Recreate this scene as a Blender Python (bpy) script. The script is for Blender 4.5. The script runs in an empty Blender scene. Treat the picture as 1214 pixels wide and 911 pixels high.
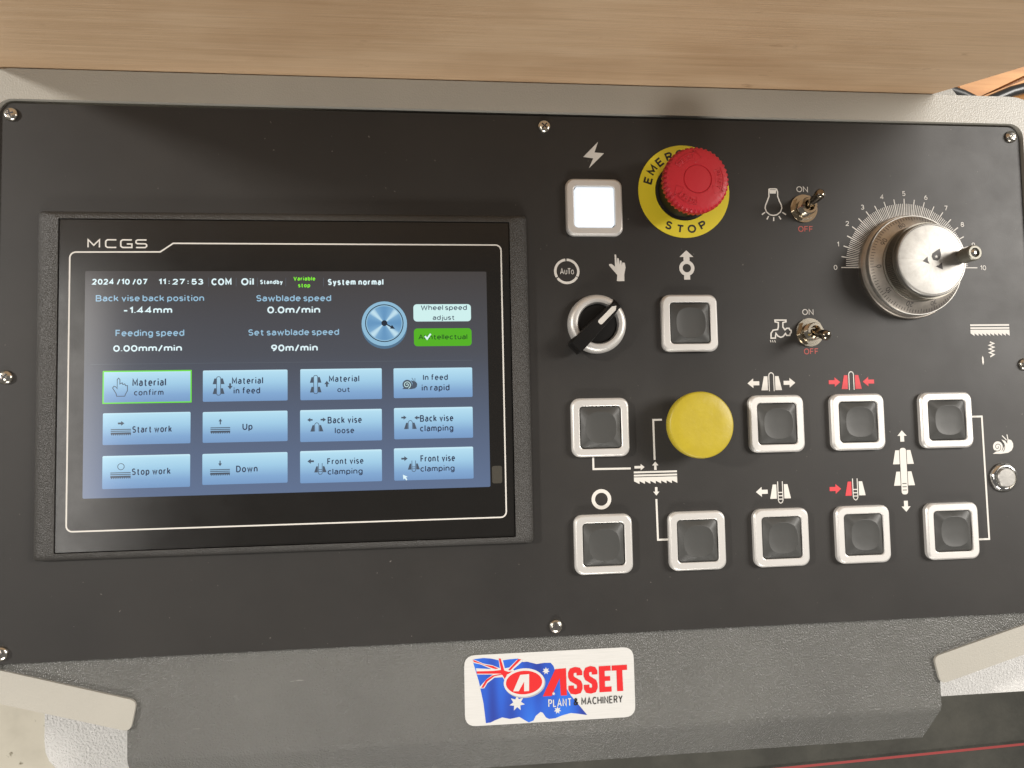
import bpy, math, random
from mathutils import Vector, Matrix
from mathutils.geometry import tessellate_polygon
random.seed(4)
sc = bpy.context.scene
MM = 0.001
# ------------------------------------------------------------------ camera
cam_d = bpy.data.cameras.new('camera'); cam = bpy.data.objects.new('camera', cam_d)
sc.collection.objects.link(cam); sc.camera = cam
cam_d.sensor_width = 36; cam_d.lens = 26.456; cam_d.clip_start = 0.01; cam_d.clip_end = 60
cam.location = (0.215796, -0.126142, 0.440883)
cam.rotation_euler = (0.0605691, -0.1065374, -0.0210271)
# ------------------------------------------------------------------ light (workshop interior)
w = bpy.data.worlds.new('World'); sc.world = w; w.use_nodes = True
w.node_tree.nodes['Background'].inputs[0].default_value = (1.0, 0.96, 0.91, 1)
w.node_tree.nodes['Background'].inputs[1].default_value = 0.13
def area(name, loc, target, sx, sy, power, col=(1, .955, .895)):
    l = bpy.data.lights.new(name, 'AREA'); l.shape = 'RECTANGLE'; l.size = sx; l.size_y = sy
    l.energy = power; l.color = col
    o = bpy.data.objects.new(name, l); sc.collection.objects.link(o); o.location = loc
    o.rotation_euler = (Vector(target) - Vector(loc)).to_track_quat('-Z', 'Y').to_euler()
    return o
area('ceiling_lamp_right', (2.9, 0.62, 1.9), (.3, -.1, 0), 1.1, 1.1, 112)
area('ceiling_lamp_left', (-3.0, 0.68, 2.0), (.3, -.1, 0), .24, .24, 118)
area('front_fill', (.3, -3.0, 1.5), (.25, 0, 0.1), 1.4, .5, 62)  # added fill from the front, brightens the timber face
area('added_panel_right', (2.75, .75, 2.7), (.5, 0, 0), 1.5, 1.5, 17)  # added soft panel, gives the faceplate its gloss haze at the right
area('ceiling_tube_left', (-1.22, -.15, 2.6), (-1.22, -.15, 0), .34, 1.3, 11)
sc.view_settings.view_transform = 'Standard'; sc.view_settings.look = 'None'
sc.view_settings.exposure = 0; sc.view_settings.gamma = 1; sc.view_settings.use_curve_mapping = False
BOLT = [(319.34, 46.85), (309.9, 37.25), (316.02, 36.46), (313.29, 30.37), (322.84, 39.73), (316.91, 40.18)]
HAND = [(328.49, -38.91), (328.83, -35.16), (323.98, -29.43), (324.01, -28.55), (325.46, -28.43), (327.64, -30.08), (327.52, -22.67), (328.53, -22.67), (328.8, -28.76), (329.14, -24.77), (330.13, -25.1), (330.35, -28.97), (330.77, -26.21), (331.77, -26.53), (331.8, -29.3), (332.3, -27.53), (333.74, -27.75), (334.11, -30.62), (333.19, -35.05), (333.18, -38.91)]
BULB = [(426.94, 18.87), (427.86, 19.15), (431.03, 19.19), (431.92, 18.94), (432.53, 17.32), (432.41, 14.45), (433.41, 11.38), (434.57, 8.98), (434.8, 7.0), (433.79, 4.57), (431.45, 2.79), (429.17, 2.33), (426.93, 2.75), (424.75, 4.48), (423.95, 6.88), (424.35, 8.86), (425.49, 11.29), (426.75, 14.38), (426.78, 17.24)]
BULB_CAP = [(427.19, 18.44), (431.72, 18.5), (431.26, 16.2), (427.37, 16.15)]
RAYS = [[(423.79, 4.25), (421.66, 2.78)], [(425.99, 1.86), (424.78, -0.21)], [(429.26, 1.24), (429.15, -1.22)], [(432.63, 1.93), (433.9, -0.12)], [(435.0, 4.37), (437.34, 2.94)]]
TAP = [(427.25, -63.18), (434.42, -63.22), (434.38, -64.3), (432.34, -64.72), (432.21, -67.52), (433.48, -69.26), (434.65, -68.31), (436.22, -68.33), (436.63, -69.28), (437.51, -69.63), (437.45, -71.01), (436.76, -71.44), (436.47, -72.73), (434.45, -72.71), (433.74, -71.5), (432.18, -73.34), (430.59, -73.89), (428.83, -73.1), (427.57, -71.37), (427.08, -74.38), (424.31, -74.35), (424.44, -71.35), (425.86, -69.42), (428.79, -69.01), (429.3, -67.5), (429.42, -64.7), (427.34, -64.26)]
DRIPS = [[(423.81, -75.55), (424.11, -76.93)], [(425.15, -75.65), (425.54, -76.94)], [(426.58, -75.58), (426.96, -77.04)]]
SNAIL_BODY = [(566.93, -148.71), (569.14, -147.6), (571.42, -147.42), (573.75, -146.55), (575.18, -144.02), (574.59, -141.44), (573.42, -139.9), (575.89, -140.77), (577.29, -142.67), (577.43, -140.57), (578.23, -139.89), (580.1, -140.4), (581.24, -142.41), (581.21, -144.74), (580.07, -146.81), (577.69, -148.27), (572.6, -148.85)]
SNAIL_SHELL = [(570.35, -144.49), (567.32, -144.42)]
FEEL = [[(574.08, -137.46), (576.94, -140.33)], [(577.41, -136.83), (577.95, -140.35)]]
ZIG = [(569.47, -77.93), (571.95, -78.9), (568.83, -80.06), (572.05, -81.27), (568.68, -82.42), (571.91, -83.63), (568.78, -84.78), (571.76, -85.99), (569.13, -87.38)]
EMB1 = [(521.71, -23.67), (522.37, -27.04), (521.8, -29.59), (519.65, -31.22), (517.21, -30.62), (516.25, -28.59), (516.79, -26.75), (518.91, -25.32)]
EMB2 = [(510.29, -31.35), (513.67, -28.6), (513.74, -31.14), (514.71, -33.06)]
EMB3 = [(523.12, -36.5), (522.62, -32.13), (520.91, -33.66), (518.39, -34.48)]
EMBS = [(519.27, -28.58)]
WHEELC = (516.33, -29.61, 22.0)
CRANKB = (536.11, -27.99, 22.0)
CRANKT = (526.77, -30.64, 48.0)
TOG1B = (448.77, 6.59, 2.0)
TOG1T = (450.77, 10.0, 20.0)
TOG2B = (449.04, -71.04, 2.0)
TOG2T = (450.41, -75.39, 20.0)
ESTOPH = (371.21, 15.72, 24.0)
YELH = (372.11, -126.69, 17.0)
SCREEN_TEXT = [('2024 /10 /07', 30.3, 59.45, -42.15, 3.3, 'w'), ('11 : 27 : 53', 65.44, 89.54, -42.16, 3.33, 'w'), ('COM', 93.93, 104.94, -42.51, 3.93, 'w'), ('Oil', 110.19, 117.13, -42.52, 4.09, 'w'), ('Standby', 120.6, 133.03, -41.89, 2.51, 'w'), ('Back vise back position', 32.31, 90.02, -51.51, 3.53, 'b'), ('-1.44mm', 46.81, 72.89, -58.32, 3.73, 'w'), ('Feeding speed', 42.88, 79.41, -71.08, 3.71, 'b'), ('0.00mm/min', 41.76, 78.19, -79.59, 3.65, 'w'), ('Variable', 138.98, 151.14, -39.86, 2.33, 'g'), ('stop', 141.58, 148.3, -43.74, 2.42, 'g'), ('System normal', 158.21, 189.55, -42.45, 3.56, 'w'), ('Sawblade speed', 118.51, 159.94, -51.72, 3.61, 'b'), ('0.0m/min', 124.52, 153.77, -58.58, 3.94, 'w'), ('Set sawblade speed', 114.11, 164.24, -71.16, 3.59, 'b'), ('90m/min', 126.56, 152.32, -80.24, 3.92, 'w'), ('Wheel speed', 210.78, 237.35, -57.14, 2.95, 'k'), ('adjust', 217.49, 230.15, -62.85, 2.75, 'k'), ('AI intellectual', 209.1, 237.29, -74.2, 2.93, 'd')]
BUTTON_TEXT = [[('Material', 52.01, 69.87, -98.83, 4.2), ('confirm', 52.94, 68.55, -103.97, 3.26)], [('Material', 105.17, 122.14, -98.43, 3.79), ('in feed', 106.08, 120.52, -103.87, 3.55)], [('Material', 158.41, 175.37, -98.0, 3.6), ('out', 163.06, 170.12, -103.76, 2.88)], [('In feed', 211.43, 225.69, -97.77, 3.4), ('in rapid', 210.62, 226.56, -103.85, 3.64)], [('Start work', 52.21, 73.14, -124.5, 3.71)], [('Up', 110.88, 116.37, -124.18, 3.77)], [('Back vise', 157.55, 176.57, -121.49, 3.81), ('loose', 161.49, 172.28, -127.21, 3.34)], [('Back vise', 209.42, 228.46, -121.56, 3.86), ('clamping', 209.34, 228.37, -127.12, 3.62)], [('Stop work', 52.18, 72.59, -147.65, 3.69)], [('Down', 107.47, 119.09, -147.64, 3.74)], [('Front vise', 157.17, 177.3, -144.59, 3.55), ('clamping', 157.36, 176.78, -150.27, 3.31)], [('Front vise', 209.34, 229.05, -144.49, 3.84), ('clamping', 209.27, 228.71, -150.01, 3.35)]]
BUTTON_RECT = [(36.56, -108.09, 83.31, -90.32), (89.5, -108.03, 135.51, -90.57), (142.55, -108.05, 188.03, -90.48), (194.72, -107.75, 239.78, -90.65), (36.71, -130.86, 82.95, -113.45), (89.47, -130.84, 135.43, -113.74), (142.35, -131.59, 187.83, -113.67), (194.69, -131.25, 239.65, -113.42), (36.73, -154.84, 82.86, -136.84), (89.36, -154.06, 135.35, -136.98), (142.25, -154.69, 187.58, -136.71), (194.42, -154.66, 239.53, -136.39)]
DIALC = (189.84, -64.82, 6.0)
WHITEBOX = (206.47, -63.68, 239.68, -53.63)
GREENBOX = (206.58, -78.03, 239.82, -67.71)
ST_OUT = [(232.64, -256.86), (332.72, -256.93), (332.88, -297.25), (232.58, -296.86)]
ST_FLAG = [(237.37, -259.14), (243.89, -258.69), (248.41, -259.28), (253.82, -260.81), (258.39, -260.25), (263.86, -260.09), (266.56, -262.2), (269.31, -262.16), (274.77, -263.79), (279.38, -263.33), (283.06, -263.52), (284.68, -265.4), (285.7, -268.58), (294.58, -282.91), (304.0, -294.61), (298.93, -293.59), (294.32, -292.87), (289.69, -293.75), (285.05, -295.24), (281.37, -295.46), (279.56, -294.46), (277.79, -291.7), (276.43, -291.17), (273.64, -293.22), (272.21, -295.78), (269.45, -296.68), (266.75, -295.01), (264.06, -293.26), (258.59, -294.07), (254.08, -292.92), (249.53, -294.4), (247.25, -295.4), (244.55, -295.58), (243.41, -284.36), (240.93, -271.88), (238.39, -262.91)]
ST_UJ_W = [(252.49, -259.23), (254.76, -259.35), (256.1, -265.19), (258.75, -264.89), (263.39, -260.69), (266.59, -260.86), (266.1, -262.17), (261.0, -266.08), (263.68, -268.71), (257.27, -270.31), (256.31, -272.74), (254.73, -270.17), (250.01, -270.17), (245.88, -273.04), (244.02, -275.85), (241.31, -275.87), (240.87, -275.4), (245.47, -270.81), (249.14, -268.36), (240.1, -267.86), (239.27, -264.28), (248.29, -265.21), (242.01, -262.22), (237.97, -261.12), (237.38, -258.87), (243.83, -261.87), (248.79, -263.02), (253.28, -265.04)]
ST_UJ_R1 = [(239.68, -266.07), (249.18, -266.32), (254.63, -266.0), (258.24, -267.35), (262.35, -267.04), (257.3, -268.8), (256.15, -271.67), (254.75, -269.11), (253.68, -268.16), (249.14, -267.91), (239.93, -267.41)]
ST_UJ_R2 = [(252.67, -259.41), (253.85, -259.48), (255.97, -266.96), (254.15, -267.3)]
ST_UJ_R3 = [(237.73, -259.33), (244.27, -262.51), (249.23, -263.49), (252.37, -265.17), (250.55, -265.33), (248.3, -264.5), (242.02, -261.77), (238.25, -260.69)]
ST_UJ_R4 = [(264.13, -260.29), (265.86, -260.65), (259.16, -266.69), (258.08, -266.19)]
ST_UJ_R5 = [(253.22, -268.31), (254.57, -268.74), (250.02, -269.38), (245.89, -272.15), (243.57, -275.56), (242.22, -275.48), (245.01, -271.22), (249.13, -268.8)]
ST_OVAL = [(267.22, -273.97), (256.47, -273.63), (277.92, -274.39), (267.36, -267.31), (267.07, -280.61)]
ST_LA = [(265.03, -269.41), (270.25, -269.25), (270.03, -278.83), (267.11, -278.84), (267.23, -273.35), (263.92, -278.66), (260.74, -278.48)]
ST_A = [(285.74, -267.24), (292.03, -267.04), (292.19, -282.59), (288.59, -282.56), (288.19, -272.56), (283.25, -282.43), (278.01, -282.4)]
ST_S1 = [(298.44, -269.9), (298.21, -268.1), (295.91, -267.52), (294.02, -268.58), (293.94, -271.71), (295.29, -273.57), (297.56, -275.04), (298.62, -277.34), (297.89, -280.42), (296.02, -281.03), (294.19, -280.21), (293.59, -278.21)]
ST_LETTERBOX = [(293.15, -266.75), (301.5, -266.75), (302.43, -266.8), (310.35, -266.78), (311.74, -267.12), (318.29, -267.2), (319.23, -267.25), (328.44, -267.3), (292.93, -282.37), (301.26, -282.4), (302.29, -282.28), (310.38, -282.21), (311.79, -281.94), (319.27, -281.91), (322.08, -281.99), (326.3, -282.05)]
ST_STARS = [(262.87, -285.06), (280.19, -268.01), (286.54, -290.63), (284.47, -281.26)]
ST_T1 = [(281.07, -288.79), (294.89, -288.72)]
ST_T2 = [(296.1, -288.61), (298.87, -288.69)]
ST_T3 = [(300.72, -288.89), (325.35, -288.73)]
ST_TH = [(281.18, -284.18)]
GREY_FOLD = [(47.59, -304.51), (305.35, -307.38), (525.75, -306.7)]
GREY_LOW = [(251.9, -327.07), (359.89, -328.38), (468.23, -326.33), (521.65, -325.61)]
ARML = [(-16.01, -249.68), (51.88, -269.12), (54.54, -273.31), (51.14, -285.65), (-15.7, -267.39)]
ARMR = [(579.78, -254.77), (521.66, -270.23), (519.25, -273.65), (522.35, -286.94), (578.6, -272.7)]
GREYLR = [(47.44, -286.96), (47.59, -304.51), (525.64, -289.45), (525.75, -306.7)]
TRAYL = [(-8.8, -290.39), (-14.18, -307.0), (-9.38, -316.0), (-2.3, -320.34)]
TRAYR = [(552.38, -311.19), (611.74, -310.72)]
BACKR = [(647.84, 152.12), (673.3, 159.56), (664.66, 159.31), (692.58, 152.59), (708.55, 154.53), (736.38, 165.13), (684.77, 153.88), (685.59, 167.42), (736.88, 172.73), (724.46, 154.2)]
FLOOR_LEFT = [(-280.49, -428.95), (-225.48, -447.4), (-224.67, -505.17), (-279.21, -501.49)]
# ------------------------------------------------------------------ materials
def lin(r, g, b):
    f = lambda c: (c/255/12.92) if c/255 <= .04045 else ((c/255+.055)/1.055)**2.4
    return (f(r), f(g), f(b), 1)
def mat(name, col=(.5, .5, .5), rough=.5, metal=0, spec=.5, emit=None, es=1.0, coat=0, aniso=0):
    m = bpy.data.materials.new(name); m.use_nodes = True
    b = m.node_tree.nodes['Principled BSDF']
    b.inputs['Base Color'].default_value = (*col[:3], 1); b.inputs['Roughness'].default_value = rough
    b.inputs['Metallic'].default_value = metal; b.inputs['Specular IOR Level'].default_value = spec
    b.inputs['Coat Weight'].default_value = coat
    if aniso: b.inputs['Anisotropic'].default_value = aniso
    if emit:
        b.inputs['Emission Color'].default_value = (*emit[:3], 1); b.inputs['Emission Strength'].default_value = es
    return m
def N(m, t, **kw):
    n = m.node_tree.nodes.new(t)
    for k, v in kw.items(): setattr(n, k, v)
    return n
def LK(m, a, b): m.node_tree.links.new(a, b)
def P(m): return m.node_tree.nodes['Principled BSDF']
def coords(m, scale=(1, 1, 1)):
    t = N(m, 'ShaderNodeTexCoord'); mp = N(m, 'ShaderNodeMapping'); mp.inputs['Scale'].default_value = scale
    LK(m, t.outputs['Object'], mp.inputs[0]); return mp.outputs[0]
def noise(m, vec, scale, detail=3, rough=.5):
    n = N(m, 'ShaderNodeTexNoise'); n.inputs['Scale'].default_value = scale
    n.inputs['Detail'].default_value = detail; n.inputs['Roughness'].default_value = rough
    LK(m, vec, n.inputs['Vector']); return n.outputs['Fac']
def ramp(m, fac, stops):
    r = N(m, 'ShaderNodeValToRGB'); e = r.color_ramp.elements
    while len(e) < len(stops): e.new(.5)
    for i, (p, c) in enumerate(stops): e[i].position = p; e[i].color = (*c[:3], 1)
    LK(m, fac, r.inputs[0]); return r.outputs[0]
def bump(m, h, dist, strength=1.0, prev=None):
    b = N(m, 'ShaderNodeBump'); b.inputs['Distance'].default_value = dist; b.inputs['Strength'].default_value = strength
    LK(m, h, b.inputs['Height'])
    if prev: LK(m, prev, b.inputs['Normal'])
    LK(m, b.outputs[0], P(m).inputs['Normal']); return b.outputs[0]
def textured_paint(name, a, b, rough, scale, dist):
    m = mat(name, a, rough)
    v = coords(m)
    LK(m, ramp(m, noise(m, v, 14, 4), [(.3, a), (.7, b)]), P(m).inputs['Base Color'])
    bump(m, noise(m, v, scale, 2, .55), dist)
    return m
FACE = mat('black_faceplate_laminate', (.04, .038, .036), .42, spec=.38)
v = coords(FACE)
sp = ramp(FACE, noise(FACE, v, 420, 2, .5), [(.752, (.027, .0255, .024)), (.775, (.14, .13, .12))])
sm = N(FACE, 'ShaderNodeMixRGB'); sm.blend_type = 'MULTIPLY'; sm.inputs[0].default_value = 1
LK(FACE, sp, sm.inputs[1]); LK(FACE, ramp(FACE, noise(FACE, v, 9, 5, .6), [(.3, (.85, .84, .84)), (.7, (1.15, 1.12, 1.08))]), sm.inputs[2])
LK(FACE, sm.outputs[0], P(FACE).inputs['Base Color'])
rr = N(FACE, 'ShaderNodeMapRange'); rr.inputs['To Min'].default_value = .36; rr.inputs['To Max'].default_value = .58
LK(FACE, noise(FACE, v, 22, 5, .65), rr.inputs[0]); LK(FACE, rr.outputs[0], P(FACE).inputs['Roughness'])
bump(FACE, noise(FACE, v, 1500, 2), .00003)
BEIGE = textured_paint('beige_textured_paint', (.385, .368, .325), (.425, .405, .355), .38, 1000, .00022)
PALE = textured_paint('pale_wrinkle_paint', (.56, .55, .53), (.62, .61, .59), .35, 700, .0011)
GREY = textured_paint('grey_hammered_paint', (.100, .099, .092), (.120, .119, .110), .2, 950, .00085)
BEZ = textured_paint('black_grained_plastic', (.035, .033, .03), (.045, .042, .038), .42, 1300, .0006)
GLASS = mat('black_glass', (.012, .011, .010), .10)
v = coords(GLASS); 
r2 = N(GLASS, 'ShaderNodeMapRange'); r2.inputs['To Min'].default_value = .09; r2.inputs['To Max'].default_value = .3
LK(GLASS, noise(GLASS, v, 30, 5, .7), r2.inputs[0]); LK(GLASS, r2.outputs[0], P(GLASS).inputs['Roughness'])
PRINT = mat('pale_print', (.66, .635, .59), .5)
REDP = mat('red_print', (.62, .045, .055), .5)
DRED = mat('dull_red_print', (.42, .07, .055), .5)
DARKP = mat('black_print', (.015, .014, .013), .5)
ALU = mat('satin_aluminium', (.70, .68, .65), .42, .5)
v = coords(ALU, (60, 1800, 60)); bump(ALU, noise(ALU, v, 1, 2), .00002)
CHROME = mat('nickel_plated', (.62, .56, .46), .16, 1)
DCHR = mat('nickel_dark_reflections', (.30, .255, .20), .14, 1)  # toggle levers: dark reflections of the surroundings put into the base colour
CHR2 = mat('bright_chrome', (.78, .77, .74), .1, 1)
SCREW = mat('zinc_screw', (.72, .68, .6), .2, 1)
v = coords(SCREW); bump(SCREW, noise(SCREW, v, 500, 2), .0002)
BLK = mat('black_plastic', (.007, .0065, .006), .34, spec=.35)
CAP = mat('smoked_plastic', (.05, .05, .047), .5)
v = coords(CAP); bump(CAP, noise(CAP, v, 60, 3), .0002)
LIT = mat('lit_white_cap', (.25, .25, .25), .3, emit=(.86, .93, 1), es=.95)
RED = mat('red_plastic', (.53, .018, .03), .42)
v = coords(RED); bump(RED, noise(RED, v, 350, 3), .00012)
YEL = mat('yellow_plastic', (.55, .43, .015), .45)
v = coords(YEL); LK(YEL, ramp(YEL, noise(YEL, v, 130, 4, .6), [(.3, (.40, .31, .02)), (.7, (.44, .345, .02))]), P(YEL).inputs['Base Color'])
bump(YEL, noise(YEL, v, 200, 3), .0002)
YLAB = mat('yellow_label', (.74, .60, .025), .5)
def brushed(name, col, rough, radial_centre=None):
    m = mat(name, col, rough, 1); t = N(m, 'ShaderNodeTexCoord')
    s = N(m, 'ShaderNodeSeparateXYZ'); LK(m, t.outputs['Object'], s.inputs[0])
    a = N(m, 'ShaderNodeMath', operation='ARCTAN2'); LK(m, s.outputs[1], a.inputs[0]); LK(m, s.outputs[0], a.inputs[1])
    c = N(m, 'ShaderNodeCombineXYZ'); LK(m, a.outputs[0], c.inputs[0])
    ln = N(m, 'ShaderNodeVectorMath', operation='LENGTH'); LK(m, t.outputs['Object'], ln.inputs[0])
    k = N(m, 'ShaderNodeMath', operation='MULTIPLY'); LK(m, ln.outputs['Value'], k.inputs[0]); k.inputs[1].default_value = 40
    LK(m, k.outputs[0], c.inputs[1])
    LK(m, ramp(m, noise(m, c.outputs[0], 2.2, 5, .75), [(.3, tuple(x*.78 for x in col)), (.7, tuple(min(1, x*1.15) for x in col))]), P(m).inputs['Base Color'])
    c2 = N(m, 'ShaderNodeCombineXYZ'); k2 = N(m, 'ShaderNodeMath', operation='MULTIPLY'); LK(m, ln.outputs['Value'], k2.inputs[0]); k2.inputs[1].default_value = 6000
    LK(m, k2.outputs[0], c2.inputs[0]); LK(m, a.outputs[0], c2.inputs[1])
    bump(m, noise(m, c2.outputs[0], 1, 2), .00002)
    return m
WCAP = brushed('spun_aluminium', (.33, .32, .30), .42)
P(WCAP).inputs['Metallic'].default_value = .75
WDIAL = brushed('dial_aluminium', (.56, .51, .45), .4)
HUB = mat('knurled_steel', (.22, .205, .175), .4, .8)
EMBL = mat('dark_engraving', (.05, .045, .045), .5)
CRK = mat('grey_crank_plastic', (.20, .19, .155), .35, .3)
STK = mat('white_sticker', (.6, .59, .56), .45)
v = coords(STK, (8, 400, 8)); LK(STK, ramp(STK, noise(STK, v, 6, 3), [(.3, (.56, .555, .53)), (.7, (.63, .62, .60))]), P(STK).inputs['Base Color'])
BLUE = mat('blue_flag_print', (.02, .075, .48), .45)
v = coords(BLUE, (1, .15, 1)); LK(BLUE, ramp(BLUE, noise(BLUE, v, 75, 1), [(.35, (.018, .045, .30)), (.5, (.02, .09, .50)), (.68, (.025, .14, .62))]), P(BLUE).inputs['Base Color'])
SRED = mat('red_sticker_print', (.62, .018, .02), .45)
sv = coords(GREY, (40, 220, 40)); sr = N(GREY, 'ShaderNodeVectorRotate'); sr.rotation_type = 'Z_AXIS'; sr.inputs['Angle'].default_value = .5
src = P(GREY).inputs['Base Color'].links[0].from_socket
sn = ramp(GREY, noise(GREY, sv, 1.4, 2, .4), [(.755, (0, 0, 0)), (.79, (.12, .115, .105))]); ad = N(GREY, 'ShaderNodeMixRGB'); ad.blend_type = 'ADD'; ad.inputs[0].default_value = .6
LK(GREY, src, ad.inputs[1]); LK(GREY, sn, ad.inputs[2]); LK(GREY, ad.outputs[0], P(GREY).inputs['Base Color']); GREY.node_tree.nodes.remove(sr)
# wood
WOOD = mat('planed_timber', (.45, .30, .17), .42)
v = coords(WOOD, (1.1, 1, 26)); n1 = noise(WOOD, v, 9, 6, .62)
c1 = ramp(WOOD, n1, [(.2, (.58, .395, .24)), (.5, (.67, .47, .295)), (.8, (.73, .53, .35))])
v2 = coords(WOOD, (3, 1, 300)); c2 = ramp(WOOD, noise(WOOD, v2, 4, 3, .6), [(.3, (.90, .89, .87)), (.6, (1.02, 1.015, 1.0))])
mx = N(WOOD, 'ShaderNodeMixRGB'); mx.blend_type = 'MULTIPLY'; mx.inputs[0].default_value = 1; LK(WOOD, c1, mx.inputs[1]); LK(WOOD, c2, mx.inputs[2])
v3 = coords(WOOD, (1, 1, 3.2)); c3 = ramp(WOOD, noise(WOOD, v3, 22, 4, .65), [(.25, (.42, .33, .27)), (.33, (1, 1, 1))])
mx2 = N(WOOD, 'ShaderNodeMixRGB'); mx2.blend_type = 'MULTIPLY'; mx2.inputs[0].default_value = .6; LK(WOOD, mx.outputs[0], mx2.inputs[1]); LK(WOOD, c3, mx2.inputs[2])
v4 = coords(WOOD, (1, 1, 2.5)); c4 = ramp(WOOD, noise(WOOD, v4, 5, 4, .6), [(.32, (.80, .74, .68)), (.55, (1.0, 1.0, 1.0))])
mx3 = N(WOOD, 'ShaderNodeMixRGB'); mx3.blend_type = 'MULTIPLY'; mx3.inputs[0].default_value = .9; LK(WOOD, mx2.outputs[0], mx3.inputs[1]); LK(WOOD, c4, mx3.inputs[2])
LK(WOOD, mx3.outputs[0], P(WOOD).inputs['Base Color'])
bump(WOOD, noise(WOOD, v2, 6, 4), .0003)
PINE = mat('orange_pine', (.6, .3, .1), .5)
v = coords(PINE, (2, 30, 30)); LK(PINE, ramp(PINE, noise(PINE, v, 4, 5), [(.3, (.46, .19, .045)), (.7, (.70, .36, .12))]), P(PINE).inputs['Base Color'])
RUB = mat('black_rubber_hose', (.03, .03, .03), .35)
CONC = mat('dark_concrete', (.1, .1, .09), .8)
v = coords(CONC); LK(CONC, ramp(CONC, noise(CONC, v, 7, 8, .65), [(.25, (.022, .021, .017)), (.5, (.042, .041, .033)), (.75, (.065, .062, .05))]), P(CONC).inputs['Base Color'])
bump(CONC, noise(CONC, v, 60, 6), .003)
PCON = mat('pale_concrete', (.5, .46, .38), .75)
v = coords(PCON); a = ramp(PCON, noise(PCON, v, 12, 8, .6), [(.25, (.40, .37, .30)), (.5, (.52, .485, .40)), (.8, (.60, .565, .47))])
b = ramp(PCON, noise(PCON, v, 55, 3, .6), [(.27, (.3, .28, .22)), (.33, (1, 1, 1))])
mx = N(PCON, 'ShaderNodeMixRGB'); mx.blend_type = 'MULTIPLY'; mx.inputs[0].default_value = 1; LK(PCON, a, mx.inputs[1]); LK(PCON, b, mx.inputs[2]); LK(PCON, mx.outputs[0], P(PCON).inputs['Base Color'])
REDL = mat('red_floor_paint', (.27, .04, .038), .6)
# display (gives off light)
def disp(name, col, es=1.0):
    m = mat(name, (.01, .01, .01), .14, emit=col, es=es); return m
def grad(name, axis, lo, hi, stops, sat=1):
    m = mat(name, (.01, .01, .01), .14, emit=(1, 1, 1))
    t = N(m, 'ShaderNodeTexCoord'); s = N(m, 'ShaderNodeSeparateXYZ'); LK(m, t.outputs['Object'], s.inputs[0])
    r = N(m, 'ShaderNodeMapRange'); r.inputs['From Min'].default_value = lo; r.inputs['From Max'].default_value = hi
    LK(m, s.outputs[axis], r.inputs[0])
    LK(m, ramp(m, r.outputs[0], stops), P(m).inputs['Emission Color']); P(m).inputs['Emission Strength'].default_value = 1
    return m
DISP = grad('display_background', 1, -.0626, .0626, [(0, lin(92, 110, 142)), (.33, lin(82, 94, 117)), (.62, lin(72, 75, 84)), (1, lin(64, 60, 59))])
SBTN = grad('screen_key_gradient', 1, -.0089, .0089, [(0, lin(116, 152, 196)), (.25, lin(128, 167, 208)), (.6, lin(158, 202, 229)), (.93, lin(178, 220, 239)), (1, lin(202, 236, 248))])
TW = disp('screen_white_text', lin(225, 246, 250)); TB = disp('screen_pale_blue_text', lin(150, 190, 215)); TG = disp('screen_green_text', lin(130, 240, 50))
TK = disp('screen_dark_text', lin(42, 52, 78)); TD = disp('screen_green_key_text', lin(20, 70, 20))
SWB = disp('screen_white_key', lin(205, 238, 236)); SGB = disp('screen_green_key', lin(80, 176, 22)); SGO = disp('screen_green_outline', lin(110, 225, 60))
ICO = disp('screen_icon', lin(72, 84, 100)); SEP = disp('screen_divider', lin(84, 90, 100))
DIA1 = disp('screen_dial_rim', lin(140, 185, 212)); DIAS = disp('screen_dial_shadow', lin(78, 112, 140)); DIAK = disp('screen_dial_line', lin(25, 35, 50))
DIA2 = mat('screen_dial_face', (.01, .01, .01), .14, emit=(1, 1, 1)); t = N(DIA2, 'ShaderNodeTexCoord'); s = N(DIA2, 'ShaderNodeSeparateXYZ'); LK(DIA2, t.outputs['Object'], s.inputs[0])
a = N(DIA2, 'ShaderNodeMath', operation='ARCTAN2'); LK(DIA2, s.outputs[1], a.inputs[0]); LK(DIA2, s.outputs[0], a.inputs[1])
b = N(DIA2, 'ShaderNodeMath', operation='MULTIPLY'); LK(DIA2, a.outputs[0], b.inputs[0]); b.inputs[1].default_value = 4
c = N(DIA2, 'ShaderNodeMath', operation='COSINE'); LK(DIA2, b.outputs[0], c.inputs[0])
k9 = N(DIA2, 'ShaderNodeMapRange'); k9.inputs['From Min'].default_value = -1; LK(DIA2, c.outputs[0], k9.inputs[0])
LK(DIA2, ramp(DIA2, k9.outputs[0], [(0, lin(190, 222, 236)), (.22, lin(120, 168, 205)), (1, lin(98, 148, 190))]), P(DIA2).inputs['Emission Color']); P(DIA2).inputs['Emission Strength'].default_value = 1
WIN = mat('dark_sensor_window', (.06, .055, .045), .2)
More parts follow.
